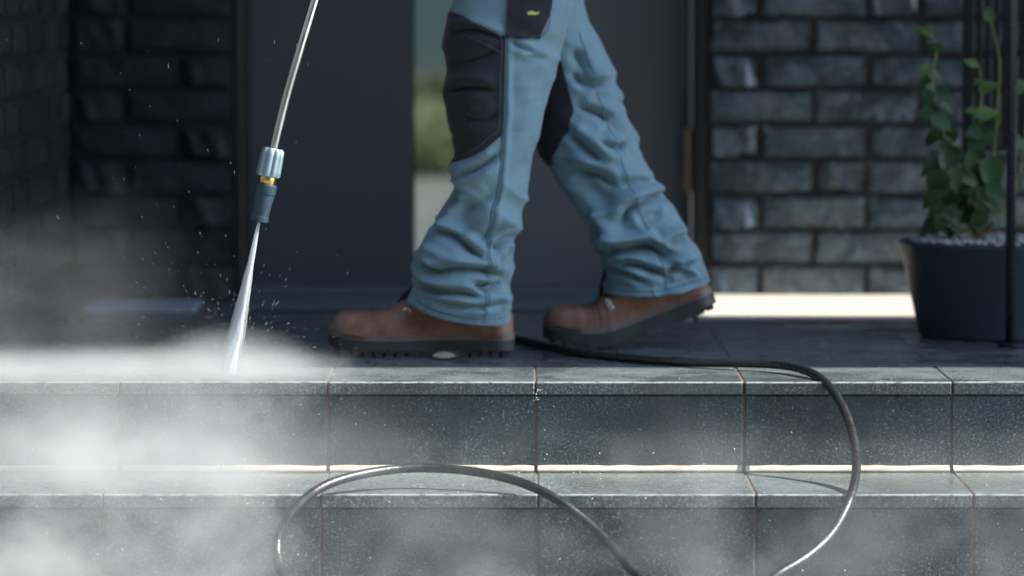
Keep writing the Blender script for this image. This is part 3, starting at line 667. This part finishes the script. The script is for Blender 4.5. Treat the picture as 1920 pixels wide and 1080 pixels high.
# --- boots
M_BSTITCH = mat_plain('tan_stitching', (.42, .27, .18), .8)
def boot(name, label, origin, bend, sgn):
    """local: s from the heel (0) to the toe (L) along -X, y across, h up. bend: heel lift angle about the ball"""
    L, BALL = .330, .215
    ss = np.linspace(-.02, L + .02, 400)[::-1]; ang = bend * smst(BALL + .045, BALL - .055, ss)
    ds = ss[0] - ss[1]; cx = np.concatenate([[0], np.cumsum(np.cos(ang[:-1]) * ds)]); cz = np.concatenate([[0], np.cumsum(np.sin(ang[:-1]) * ds)])
    def place(sv, y, h):
        q = L + .02 - sv; i = np.clip(q / ds, 0, 399); k = np.arange(400)
        X = np.interp(i, k, cx); Z = np.interp(i, k, cz) + .010 * smst(.245, .345, sv); A = np.interp(i, k, ang)
        return np.stack([origin[0] - .02 + X - h * np.sin(A), origin[1] + y + 0 * X, origin[2] + Z + h * np.cos(A)], -1)
    def width(sv):
        w = np.interp(sv, [0, .03, .08, .14, .20, .25, .29, L], [.034, .036, .034, .037, .049, .050, .047, .045])
        rt = np.sqrt(np.clip(1 - (np.clip((sv - .262) / (L - .262), 0, 1)) ** 2.3, 0, 1)); rh = np.sqrt(np.clip(1 - (np.clip((.035 - sv) / .035, 0, 1)) ** 2.6, 0, 1))
        return w * rt * rh
    def skew(sv): return sgn * .008 * smst(.12, .26, sv)
    # upper
    sv = np.concatenate([np.linspace(.0005, .03, 14), np.linspace(.034, .27, 70), L - .055 * (1 - np.linspace(.05, 1, 30) ** .5 * .0) * np.linspace(1, 0.006, 30) ** 1.6])
    sv = np.unique(np.round(sv, 6)); ph = np.linspace(0, math.pi, 44)
    H = np.interp(sv, [0, .02, .05, .09, .13, .155, .185, .215, .245, .27, .295, .315, L], [.060, .105, .150, .160, .156, .125, .098, .084, .073, .069, .066, .058, .036])
    k = np.hanning(9); k /= k.sum(); H = np.convolve(np.pad(H, 4, 'edge'), k, 'valid'); H[-6:] = np.minimum(H[-6:], np.linspace(.056, .036, 6))
    H = H + .005; z0 = .031; Wd = width(sv)
    Hs = H[:, None]; c, s_ = np.cos(ph)[None, :], np.sin(ph)[None, :]
    tall = smst(.10, .16, Hs)
    Y = Wd[:, None] * np.sign(c) * np.abs(c) ** (.75 - .15 * tall) * (1 + .06 * s_) + skew(sv)[:, None]; Z = z0 + (Hs - z0) * s_ ** (.72 + .2 * tall)
    Sg = sv[:, None] + 0 * Z
    # toe cap ridge, side seams, flex creases
    bulge = .0022 * smst(.258, .264, Sg) + .0018 * smst(.062, .058, Sg) * smst(.9, .5, Z / .1)
    crease = -.0028 * np.exp(-((Sg - .226 - .10 * (Z - .06)) / .004) ** 2) - .0022 * np.exp(-((Sg - .205 + .12 * (Z - .06)) / .004) ** 2) if bend else -.0014 * np.exp(-((Sg - .214) / .004) ** 2)
    seam = -.0012 * np.exp(-((Z - .060 - .25 * (Sg - .2)) / .0018) ** 2) * smst(.258, .25, Sg) * smst(.07, .09, Sg)
    nz = .0012 * vnoise(np.stack([Sg * 60, Y * 60, Z * 60], -1))
    d = bulge + crease * s_ ** .4 + seam + nz
    Y = Y + d * c; Z = Z + d * s_
    up_ = place(Sg, Y, Z); me = grid_mesh('boot', up_)
    b = link(name, me, M_LEATHER, person); tag(b, label); so = b.modifiers.new('thickness', 'SOLIDIFY'); so.thickness = .0025; so.offset = -1
    def bseam(svs, phs):
        pts_ = []
        for a_, b_ in zip(svs, phs):
            i_ = int(np.argmin(np.abs(sv - a_))); j_ = int(round(b_ / math.pi * 43)); q_ = up_[i_, j_].copy(); nrm_ = np.array((0, math.cos(b_), math.sin(b_))); pts_.append(q_ + nrm_ * .0006)
        link('stitching', sweep('stitching', catmull(pts_, 6), .0009, 6), M_BSTITCH, b)
    for d_ in (0, .005):
        bseam([.256 - d_] * 9, np.linspace(.35, 2.9, 9))
        bseam(np.linspace(.085, .20, 8) + d_, [2.72, 2.70, 2.66, 2.6, 2.52, 2.42, 2.25, 2.0])
        bseam([.062 + d_, .063 + d_, .066 + d_, .070 + d_], [2.95, 2.75, 2.5, 2.3])
    # welt / midsole and outsole slabs
    def slab(nm, za, zb, grow, mat, wave=0.0):
        t = np.concatenate([np.linspace(0, 1, 60)]); s1 = -.004 + (L + .008) * (.5 - .5 * np.cos(t * math.pi))
        sc = np.clip((s1 + .004) / (L + .008) * L, 0, L); w = np.maximum(width(sc), .0) + grow * (width(sc) > .004)
        zt = zb + 0 * s1 - wave * np.sin(math.pi * np.clip(s1 / L, 0, 1)) * .5
        rows = []
        for yy, h in ((0, za), (-1, za), (-1, zt), (0, zt), (1, zt), (1, za)):
            rows.append(place(s1, yy * w + skew(sc), np.broadcast_to(h, s1.shape)))
        P = np.stack(rows, 1); return link(nm, grid_mesh(nm, P, closed_u=True, cap=True), mat, b)
    m1 = slab('midsole', .0275, .0405, .0035, M_MIDSOLE, .004)
    m2 = slab('outsole', .0085, .0282, .0045, M_SOLE)
    for q in (m1, m2):
        q.data.polygons.foreach_set('use_smooth', [False] * len(q.data.polygons))
        bv = q.modifiers.new('bevel', 'BEVEL'); bv.width = .0015; bv.segments = 2; bv.limit_method = 'ANGLE'
    # lugs
    v_, f_ = [], []
    def lug(s0, s1, y0, y1, h0, h1):
        base = len(v_); pts = [(s0, y0), (s1, y0), (s1, y1), (s0, y1)]
        for h in (h0, h1):
            for (a_, b_) in pts:
                k_ = .0012 if h == h0 else 0
                v_.append(place(np.array(a_ + (k_ if a_ == s0 else -k_)), np.array(b_), np.array(h)))
        f_.extend([tuple(base + i for i in q) for q in ((0, 3, 2, 1), (4, 5, 6, 7), (0, 1, 5, 4), (1, 2, 6, 5), (2, 3, 7, 6), (3, 0, 4, 7))])
    for s0 in np.arange(.004, .095, .0185):
        w = float(width(np.array(s0 + .008))) + .004
        for sd in (-1, 1): lug(s0, s0 + .0158, sd * w * .45, sd * w * .985, .0, .0092)
    lug(.006, .092, -.014, .014, .001, .0092)
    for s0 in np.arange(.135, L - .016, .0195):
        w = float(width(np.array(s0 + .006))) + .004; k0 = .004 * float(smst(.29, .33, s0))
        for sd in (-1, 1): lug(s0, s0 + .0160, sd * w * .42 + skew(s0), sd * w * .985 + skew(s0), k0, .0092)
    link('tread_lug', mesh('tread_lug', v_, f_), M_SOLE, b); b.children[-1]['kind'] = 'stuff'
    # padded tongue and collar
    def strip(nm, pts, r, mat):
        pp = [place(np.array(p[0]), np.array(p[1]), np.array(p[2])) for p in pts]
        return link(nm, sweep(nm, catmull(pp, 8), r, 10), mat, b)
    ysd = -1                                                       # the side that faces the camera
    strip('tongue', [(.198, -.012, .096), (.190, 0, .106), (.172, .004, .122), (.158, .004, .138), (.150, .003, .152)], [.009] * 33, M_COLLAR)
    strip('padded_collar', [(.188, -.022, .093), (.174, -.029, .094), (.160, -.035, .098), (.148, -.037, .108), (.130, -.037, .125)], [.0085] * 33, M_COLLAR)
    for q, (s0, h0) in enumerate(((.190, .082), (.187, .072))):
        cpt = np.array((s0, -float(width(np.array(s0))) * .86 - .004, h0)); ring = []
        for t in np.linspace(0, 2 * math.pi, 17): ring.append(place(np.array(cpt[0] + .0058 * math.cos(t)), np.array(cpt[1]), np.array(cpt[2] + .0050 * math.sin(t))))
        link('lace_hook', sweep('lace_hook', ring, .0022, 8), M_CHROME, b)
    for s0, h0 in ((.205, .090), (.192, .099), (.180, .110)):
        strip('lace', [(s0 - .002, -.030, h0 - .016), (s0, -.014, h0 + .002), (s0 + .002, .004, h0 + .006), (s0 + .001, .022, h0 - .004)], .0026, M_COLLAR)
    return b
pt = on_plane(618, 668, 0); yN = pt.y + .045
boot('boot', 'brown leather work boot flat on the floor under the front leg', (pt.x, yN, .0), 0.0, -1)
pt2 = on_plane(1022, 655, 0)
boot('boot', 'brown leather work boot on its toe with heel raised at the back', (pt2.x, pt2.y + .05, .0), rad(21), 1)

# ================================================================== LANCE
DL = 6.50
lance = tag(empty('spray_lance', at(486, 416, DL)), 'bright steel pressure washer lance with dark nozzle pointing down at the step', 'lance')
def lpart(name, me, mat):
    o = link(name, me, mat, lance); o.matrix_parent_inverse = Matrix.Translation(lance.location).inverted(); return o
lp = [at(512, 284, DL), at(519, 252, DL), at(537, 180, DL + .005), at(560, 100, DL + .01), at(590, 0, DL + .03), at(622, -110, DL + .06), LX, at(690, -420, 6.66)]
lpart('tube', sweep('tube', catmull(lp, 14), .0074, 24), M_STEEL)
A0, A1 = Vector(at(513.5, 278, DL)), Vector(at(485, 414, DL)); AX = (A1 - A0); AL = AX.length; AX.normalize()
def lathe_ax(name, prof, mat, seg=40, flute=0.0, nfl=8):
    pts = [A0 + AX * (t * AL) for t, _ in prof]
    sh = (lambda u_, th_: 1 + flute * (np.abs(np.sin(th_ * nfl / 2)) - .5) * (np.sin(u_ * math.pi) > .3)) if flute else None
    me = sweep(name, [tuple(p) for p in pts], [r / 1108.0 for _, r in prof], seg, True, sh)
    o = lpart(name, me, mat); e_ = o.modifiers.new('edge', 'EDGE_SPLIT'); e_.split_angle = rad(40); return o
lathe_ax('collar', [(0, 10), (.004, 17), (.03, 20), (.10, 20.5), (.30, 21.5), (.36, 22), (.385, 20), (.39, 15)], M_COLLARSTEEL, 64, .16, 9)
lathe_ax('brass_ring', [(.385, 12), (.39, 15.5), (.42, 16.5), (.46, 16.5), (.49, 15), (.495, 12)], M_BRASS, 36)
lathe_ax('nozzle', [(.485, 12), (.49, 19), (.50, 20.5), (.60, 21), (.625, 20.4), (.63, 19.4), (.66, 19.4), (.80, 18), (.93, 16.6), (.935, 18), (1.0, 18), (1.003, 16), (.99, 6)], M_NOZZLE, 40)
g0, g1 = Vector(LX), Vector(lp[-1])
lpart('handle', sweep('handle', [tuple(g0), tuple(g0.lerp(g1, .5)), tuple(g1)], [.017, .019, .018], 20), M_GLOVE)

# --- water jet
j0, j1 = at(485.5, 416, DL), at(427, 702, DL + .05)
a = NT('white_water_jet'); q = a.map(a.obj(), (1, 1, .05)); n_ = a.noise(q, 420, 3.0, .6)
df = a.n('ShaderNodeBsdfDiffuse'); df.inputs[0].default_value = (.86, .90, .93, 1); tl = a.n('ShaderNodeBsdfTranslucent'); tl.inputs[0].default_value = (.86, .90, .93, 1)
a.l(a.bump(n_, .5, .002), df.inputs['Normal']); m1 = a.n('ShaderNodeMixShader'); m1.inputs[0].default_value = .45; a.l(df.outputs[0], m1.inputs[1]); a.l(tl.outputs[0], m1.inputs[2])
tp = a.n('ShaderNodeBsdfTransparent'); m2 = a.n('ShaderNodeMixShader'); a.l(a.sstep(n_, .35, .6, .12, .0), m2.inputs[0]); a.l(m1.outputs[0], m2.inputs[1]); a.l(tp.outputs[0], m2.inputs[2]); a.l(m2.outputs[0], a.out.inputs[0]); M_JET = a.m
def jet_shape(u_, th_): return 1 + .05 * np.sin(3 * th_ + 9 * u_) + .04 * np.sin(7 * th_ - 23 * u_)
jp = [j0.lerp(j1, t) for t in np.linspace(0, 1, 40)]
jr = [(2.6 + 11.0 * t ** .95) / 1108.0 for t in np.linspace(0, 1, 40)]
jet = link('water_jet', sweep('water_jet', [tuple(p - j0) for p in jp], jr, 28, True, jet_shape), M_JET, None, j0)
st_v, st_f = [], []
for i in range(70):
    a1 = random.uniform(0, 6.283); sp = abs(random.gauss(0, .005)) + .008; e0, e1 = random.uniform(.05, .5), random.uniform(.6, 1.0)
    side = Vector((math.cos(a1), math.sin(a1) * .8, .1)) * sp; seg = []
    for t in np.linspace(e0, e1, 7): seg.append(tuple((j1 - j0) * t + side * t * 1.25 + Vector((random.gauss(0, .0004), 0, 0))))
    mm = sweep('s', seg, [.0001, .0004, .0006, .0007, .0006, .0004, .0001], 5); b_ = len(st_v)
    st_v += [tuple(v.co) for v in mm.vertices]; st_f += [tuple(b_ + k for k in p_.vertices) for p_ in mm.polygons]; bpy.data.meshes.remove(mm)
so_ = link('water_strand', mesh('water_strand', st_v, st_f, True), M_DROP, jet); so_['kind'] = 'stuff'
tag(jet, 'white cone of water blasting from the nozzle onto the step', 'water jet')

# ================================================================== HOSE
HR = .0075; zL = -RISE
HP = [Vector((.08, .80, HR)), at(985, 636, 7.18) * 1.0]
hose_pts = [Vector((-.35, 1.05, HR)), Vector((-.05, .86, HR)), on_plane(1010, 645, HR), on_plane(1100, 663, HR), on_plane(1240, 677, HR), on_plane(1370, 680.5, HR + .004), at(1460, 684, 6.60), at(1520, 698, 6.50),
            at(1560, 730, 6.405), at(1588, 780, 6.345), at(1604, 840, 6.27), at(1605, 890, 6.19), at(1592, 940, 6.108), at(1560, 1000, 6.06), at(1510, 1046, 6.01), at(1452, 1080, 5.95)]
g = GZ + HR
hose_pts += [Vector((.33, -.60, g + .012)), Vector((.10, -.72, g)), Vector((-.17, -.71, g)), Vector((-.32, -.60, g + .012)), at(533, 1088, 5.98), at(518, 1020, 6.04), at(545, 962, 6.06), at(606, 911, 6.10), at(700, 885, 6.17), at(800, 877, 6.205), at(920, 889, 6.17),
              at(1020, 922, 6.10), at(1100, 978, 6.075), at(1160, 1038, 6.03), at(1196, 1082, 5.97), Vector((.27, -.60, g + .02)), Vector((.55, -.75, g)), Vector((1.1, -.85, g)), Vector((1.9, -.80, g)), Vector((3.2, -.9, g))]
hp = catmull(hose_pts, 22)
kk = np.hanning(27); kk /= kk.sum(); hp = np.stack([np.convolve(np.pad(hp[:, q], 13, 'edge'), kk, 'valid') for q in range(3)], -1)
hose = link('pressure_hose', sweep('pressure_hose', hp, HR * (1 + .03 * vnoise(hp * 60)), 18), M_HOSE)
tag(hose, 'wet black pressure washer hose looping over the steps', 'hose')

# fallen leaf by the front boot
c = on_plane(832, 671, .004); v_, f_ = [], []
n = 12
for i in range(n + 1):
    t = i / n; w = .0075 * math.sin(math.pi * t) ** .7 + .0004; x = -.021 + .042 * t; zc_ = .0015 * math.sin(t * 3.0)
    v_ += [(x, -w, zc_ + .001), (x, 0, zc_ - .0005), (x, w, zc_ + .0015)]
for i in range(n):
    for k in range(2): f_.append((i * 3 + k, i * 3 + k + 1, i * 3 + k + 4, i * 3 + k + 3))
lf = link('fallen_leaf', mesh('fallen_leaf', v_, f_, True), M_DEADLEAF, None, (c.x, c.y, .0)); lf.rotation_euler = (rad(38), 0, rad(-6)); lf.location.z = .007
lf.modifiers.new('thickness', 'SOLIDIFY').thickness = .0006
tag(lf, 'small cream fallen leaf on the floor in front of the flat boot', 'leaf')

# ================================================================== POTTED VINE, SCREEN, POST
PC = Vector((at(1868, 500, 7.34).x, 7.34 + CAM.y, 0))
pl = tag(empty('potted_plant', PC), 'green climbing vine in a round dark navy pot topped with white pebbles', 'plant')
def lathe(name, prof, seg=64):
    P = np.array([[(r * math.cos(t), r * math.sin(t), z) for t in np.linspace(0, 2 * math.pi, seg, endpoint=False)] for r, z in prof]); return grid_mesh(name, P, closed_u=True, cap=True)
zr = at(1690, 449, 7.36).z
o = link('pot', lathe('pot', [(.138, .001), (.146, .003), (.149, .012), (.1835, zr - .010), (.186, zr - .006), (.186, zr - .001), (.1845, zr), (.178, zr), (.174, zr - .004), (.172, zr - .03), (.17, zr - .04)]), M_POT, pl)
o.modifiers.new('edge', 'EDGE_SPLIT').split_angle = rad(50)
link('soil', lathe('soil', [(.169, zr - .02), (.169, zr - .006), (.05, zr - .004)]), M_SOIL, pl)
bm = bmesh.new()
for i in range(520):
    r = .165 * math.sqrt(random.random()); t = random.random() * 6.283; s = random.uniform(.0035, .0065)
    q = bmesh.ops.create_icosphere(bm, subdivisions=1, radius=s)
    mt = Matrix.Translation((r * math.cos(t), r * math.sin(t), zr - .002 + random.random() * .005)) @ Matrix.Rotation(random.random() * 6, 4, 'Z') @ Matrix.Diagonal((1.3, 1, .75, 1))
    bmesh.ops.transform(bm, matrix=mt, verts=q['verts'])
pb = link('pebbles', from_bm('pebbles', bm, True), M_PEBBLE, pl); pb['kind'] = 'stuff'
def pv(x, y, D=7.36): return at(x, y, D) - PC
stems = [([(1832, 445), (1822, 400), (1800, 350), (1775, 300), (1768, 240), (1752, 190), (1748, 140), (1755, 100), (1750, 72), (1735, 56), (1718, 54)], .0042, .0016, M_STEM),
         ([(1835, 445), (1838, 390), (1832, 330), (1835, 270), (1838, 215), (1840, 165), (1835, 120)], .0042, .0016, M_STEM),
         ([(1838, 446), (1846, 380), (1862, 300), (1868, 220), (1874, 130), (1868, 80), (1856, 35)], .0036, .0014, M_STEM),
         ([(1828, 448), (1830, 425), (1826, 400)], .008, .005, M_BARK), ([(1836, 448), (1890, 380), (1915, 300), (1925, 200), (1930, 120)], .0036, .0016, M_STEM),
         ([(1828, 446), (1790, 420), (1755, 410), (1742, 385)], .003, .0016, M_STEM)]
for i, (pp, r0, r1, mt) in enumerate(stems):
    P = catmull([pv(x, y, 7.33 + .012 * math.sin(i * 2.1 + k)) for k, (x, y) in enumerate(pp)], 8)
    link('stem', sweep('stem', P, np.linspace(r0, r1, len(P)), 8), mt, pl)
def leaf_mesh(name, kind):
    nu, nv = 9, 5; P = np.zeros((nu, nv, 3))
    for i in range(nu):
        t = i / (nu - 1); w = .34 * (math.sin(math.pi * min(1, t ** .62)) ** .9) * (1 - .12 * t) if 0 < t < 1 else .003
        for k in range(nv):
            s = (k / (nv - 1) - .5) * 2
            P[i, k] = (s * w, t, -.30 * t * t * (.4 + .6 * kind) + .10 * abs(s) * w * 2 - .02 * math.sin(7 * t) * s)
    return grid_mesh(name, P)
LM = [leaf_mesh('leaf', k) for k in (0.0, .5, 1.0)]
for m_ in LM: m_.materials.append(M_LEAF)
LMY = [m_.copy() for m_ in LM]
for m_ in LMY: m_.materials.clear(); m_.materials.append(M_LEAFY)
# (x, y of leaf centre, length px, direction deg (0 = right, 90 = up), young)
leaves = [(1737, 58, 26, 165, 1), (1722, 54, 16, 185, 1), (1748, 92, 22, 250, 0), (1760, 90, 20, 300, 0), (1737, 130, 24, 225, 1), (1733, 152, 30, 215, 0), (1742, 150, 26, 260, 0), (1772, 175, 34, 335, 0), (1738, 180, 28, 230, 0), (1745, 205, 34, 205, 0), (1775, 205, 34, 330, 0), (1735, 212, 28, 190, 0), (1765, 228, 38, 325, 0), (1758, 232, 30, 260, 0),
          (1748, 258, 30, 230, 0), (1772, 262, 36, 300, 0), (1782, 270, 30, 340, 0), (1748, 302, 50, 215, 0), (1775, 305, 46, 275, 0), (1800, 300, 40, 300, 0), (1757, 345, 54, 255, 0), (1790, 335, 44, 280, 0), (1745, 372, 34, 230, 0), (1752, 392, 40, 215, 0), (1778, 375, 44, 240, 0), (1745, 420, 44, 225, 0), (1768, 410, 40, 250, 0), (1785, 402, 40, 310, 0), (1800, 378, 40, 290, 0),
          (1810, 345, 40, 260, 0), (1803, 312, 42, 330, 0), (1860, 325, 62, 275, 0), (1842, 375, 62, 290, 0), (1838, 265, 50, 30, 0), (1828, 285, 40, 200, 0), (1848, 212, 38, 15, 1), (1853, 163, 36, 20, 1), (1818, 207, 20, 180, 1), (1855, 28, 26, 100, 1), (1822, 118, 24, 155, 1), (1832, 152, 14, 230, 1), (1815, 405, 46, 200, 0), (1820, 300, 36, 250, 0), (1868, 360, 40, 320, 0), (1866, 392, 38, 310, 0), (1835, 330, 46, 240, 0),
          (1872, 225, 22, 270, 1), (1916, 160, 34, 20, 1), (1912, 270, 40, 340, 0), (1760, 425, 36, 200, 0), (1800, 428, 36, 330, 0), (1780, 440, 30, 250, 0), (1822, 250, 24, 190, 1), (1850, 345, 44, 210, 0), (1765, 330, 36, 330, 0), (1790, 360, 40, 215, 0), (1905, 330, 40, 300, 0)]
for i in range(26):
    y_ = random.uniform(110, 435); cx_ = 1762 + (20 if y_ > 300 else 0) if i % 3 else 1838; leaves.append((random.gauss(cx_, 14 + max(0, y_ - 270) * .14), max(y_, 110 if i % 3 else 250), 24 + (y_ - 100) * .075, random.uniform(190, 350), 0))
for i, (x, y, ln, ang, yg) in enumerate(leaves):
    L_ = ln / 978.0 * 1.12; me = (LMY if yg else LM)[i % 3]
    o = link('leaf', me, None, pl)
    a_ = rad(ang); dirv = Vector((math.cos(a_), random.uniform(-.35, .25), math.sin(a_))).normalized()
    nrm = Vector((random.uniform(-.35, .35), -1, random.uniform(.1, .9))); nrm = (nrm - dirv * nrm.dot(dirv)).normalized(); xx = dirv.cross(nrm)
    R = Matrix((xx, dirv, nrm)).transposed()
    ctr = pv(x, y, 7.30 + random.uniform(-.045, .05)); o.location = ctr - dirv * L_ * .5
    o.rotation_euler = R.to_euler(); sc_ = L_; o.scale = (sc_ * random.uniform(.85, 1.25), sc_ * random.uniform(.9, 1.2), sc_ * random.uniform(.6, 1.6))
# saucer-like mat shadow comes from the pot itself; black slatted screen hanging behind the vine
scx0, scx1 = at(1806, 100, 7.62).x, 1.12; sy0 = 7.62 + CAM.y; szb = at(1850, 283, 7.62).z
sc_ = tag(empty('slatted_screen', (scx0, sy0, szb)), 'black metal slatted screen hanging behind the vine', 'screen')
def spart(name, me): 
    o = link(name, me, M_BLACK, sc_); o.matrix_parent_inverse = Matrix.Translation(sc_.location).inverted(); return o
spart('stile', box_mesh('stile', scx0, scx0 + .020, sy0 - .012, sy0 + .012, szb - .004, ZC - .002, .0015))
spart('bottom_rail', box_mesh('bottom_rail', scx0 + .021, scx1, sy0 - .008, sy0 + .008, szb, szb + .007, .001))
slm = box_mesh('slat', -.0060, .0060, -.009, .009, 0, ZC - .003 - szb - .008, .001)
x = scx0 + .031
while x < scx1 - .004:
    o = link('slat', slm, M_BLACK, sc_, (x - scx0, 0, .0075)); x += .0172
pp0 = on_plane(1893, 650, 0)
post = tag(empty('metal_post', (pp0.x, pp0.y, 0)), 'thin black metal post standing in front of the pot', 'post')
link('shaft', sweep('shaft', [(0, 0, .004), (0, 0, 1.0), (0, 0, ZC - .002)], .0088, 24), mat_plain('dark_post_paint', (.06, .065, .075), .3, .5, nscale=150, namt=.2), post)
link('base_plate', lathe('base_plate', [(.022, .0012), (.024, .003), (.022, .006), (.009, .008)], 32), M_BLACK, post)

# ================================================================== WATER: droplets, beads, mist
def drops(name, items, mat):
    bm0 = bmesh.new(); bmesh.ops.create_icosphere(bm0, subdivisions=1, radius=1.0); V = np.array([v.co[:] for v in bm0.verts]); Fc = np.array([[v.index for v in f.verts] for f in bm0.faces]); bm0.free()
    vv, ff = [], []
    for i, (c, d, ln, w) in enumerate(items):
        d = Vector(d).normalized(); q = np.array(d.to_track_quat('Z', 'Y').to_matrix())
        vv.append((V * np.array((w, w, ln))) @ q.T + np.array(c)); ff.append(Fc + i * len(V))
    return link(name, mesh(name, np.concatenate(vv).tolist(), np.concatenate(ff).tolist(), True), mat)
it = []
for i in range(45):
    x, y = random.uniform(0, 620), random.uniform(60, 640) ** 1.0
    D = random.uniform(6.28, 6.6); p = at(x, y, D); t = at(430, 690, 6.55)
    d = (p - t) + Vector((random.uniform(-.1, .1), random.uniform(-.1, .1), .1)); it.append((p, d, random.uniform(.001, .005), random.uniform(.00011, .00022)))
for i in range(300):
    a_ = random.uniform(.15, 2.9); r = abs(random.gauss(.03, .10)) + .02; t = at(430, 692, 6.54)
    d = Vector((-math.cos(a_) * -1, random.uniform(-.5, .4), math.sin(a_))); p = t + d * r; it.append((p, d, random.uniform(.001, .004), random.uniform(.00010, .00022)))
o = drops('flying_droplets', it, M_DROP); tag(o, 'fine water droplets flying up from the jet', 'water droplets', kind='stuff')
it = []
for i in range(420):
    k = random.random()
    if k < .35: p = Vector((random.uniform(-.9, .9), random.uniform(-TREAD + .004, .0), -RISE + .0004)); n3 = (0, 0, 1)
    elif k < .6: p = Vector((random.uniform(-.9, .9), .0045, random.uniform(-RISE, -NOSE))); n3 = (0, -1, 0)
    elif k < .75: p = Vector((random.uniform(-.9, .9), random.uniform(.0, .26), .0004)); n3 = (0, 0, 1)
    elif k < .85: p = Vector((random.uniform(-.9, .9), -TREAD - .0005, -RISE - random.uniform(.002, .022))); n3 = (0, -1, 0)
    else: p = Vector((random.uniform(-.9, .9), -TREAD + .0045, random.uniform(-2 * RISE, -RISE - NOSE))); n3 = (0, -1, 0)
    w = random.choice((.0006, .0008, .0011, .0016)); it.append((p, n3, w * .55, w))
for i in range(16): it.append((at(1005 + random.gauss(0, 3), random.uniform(722, 752), 6.428), (0, -1, 0), .0006, random.uniform(.0005, .0013)))
o = drops('water_beads', it, M_DROP); tag(o, 'small water beads scattered over the granite steps', 'water beads', kind='stuff')

# mist: one box of air in front of and on the steps, denser at the left and towards the ground
a = NT('spray_mist'); p = a.pos(); sep = a.n('ShaderNodeSeparateXYZ'); a.l(p, sep.inputs[0]); X, Y, Z = sep.outputs
n1 = a.noise(a.map(p, (1, .8, 1.2), loc=(1.37, .2, .43)), 5.0, 5.0, .66, 0.0)
cl = a.sstep(n1, .42, .68, 0.03, 1.0)
# low cloud in front of the steps; its edges are torn by the same turbulence
X = a.math('ADD', X, a.math('MULTIPLY', a.math('SUBTRACT', n1, .5), .75)); Zw = a.math('ADD', Z, a.math('MULTIPLY', a.math('SUBTRACT', n1, .5), -.55))
gx = a.sstep(X, .15, -.75, .30, 1.0); gz = a.sstep(Z, .02, -.30, .10, 1.0); gl_ = a.sstep(Z, .03, -.10, 0, 1)
gy = a.math('MULTIPLY', a.sstep(Y, .02, -.10, 0, 1), a.sstep(Y, -.71, -.5, 0, 1))
low = a.math('MULTIPLY', a.math('MULTIPLY', gx, gz), a.math('MULTIPLY', gy, gl_))
leftw = a.math('MULTIPLY', a.sstep(X, -.12, -.70, 0, 1.0), a.math('MULTIPLY', gy, gl_))
# sheet racing over the floor from the jet
fl = a.math('MULTIPLY', a.math('MULTIPLY', a.sstep(X, -.28, -.50, 0, 1), a.sstep(n1, .3, .6, .45, 1.2)), a.math('MULTIPLY', a.sstep(Z, .055, .005, 0, 1), a.math('MULTIPLY', a.sstep(Y, -.12, .0, 0, 1), a.sstep(Y, .34, .16, 0, 1))))
# burst where the jet lands
JC = at(428, 690, 6.54)
dv = a.n('ShaderNodeVectorMath', operation='DISTANCE'); a.l(a.map(p, (.75, 1, 1.5)), dv.inputs[0]); dv.inputs[1].default_value = (JC.x * .75, JC.y, JC.z * 1.5)
burst = a.math('MULTIPLY', a.sstep(dv.outputs['Value'], .13, .0, 0, 1), a.sstep(n1, .3, .6, .5, 1.2))
# thin haze rising at the left
hz = a.math('MULTIPLY', a.sstep(X, -.38, -.85, 0, 1), a.math('MULTIPLY', a.math('MULTIPLY', a.sstep(Zw, .34, .0, 0, 1), a.sstep(Z, .39, .28, 0, 1)), a.sstep(Z, -.02, .02, 0, 1)))
tot = a.math('MULTIPLY', low, 4.6)
cl2 = a.sstep(n1, .34, .66, .10, 1.15)
tot = a.math('ADD', tot, a.math('MULTIPLY', hz, .55)); tot = a.math('MULTIPLY', tot, cl); tot = a.math('ADD', tot, a.math('MULTIPLY', a.math('MULTIPLY', leftw, 2.5), cl2))
tot = a.math('ADD', tot, a.math('MULTIPLY', fl, 7.0)); tot = a.math('ADD', tot, a.math('MULTIPLY', burst, 11.0))
pvn = a.n('ShaderNodeVolumePrincipled'); pvn.inputs['Color'].default_value = (.725, .735, .735, 1); a.l(tot, pvn.inputs['Density']); a.l(pvn.outputs[0], a.out.inputs['Volume'])
mb = link('spray_mist', box_mesh('spray_mist', -1.25, 1.25, -.72, .36, GZ - .05, .40), a.m)
tag(mb, 'white spray mist drifting over the steps, thickest at lower left', 'mist', kind='stuff')
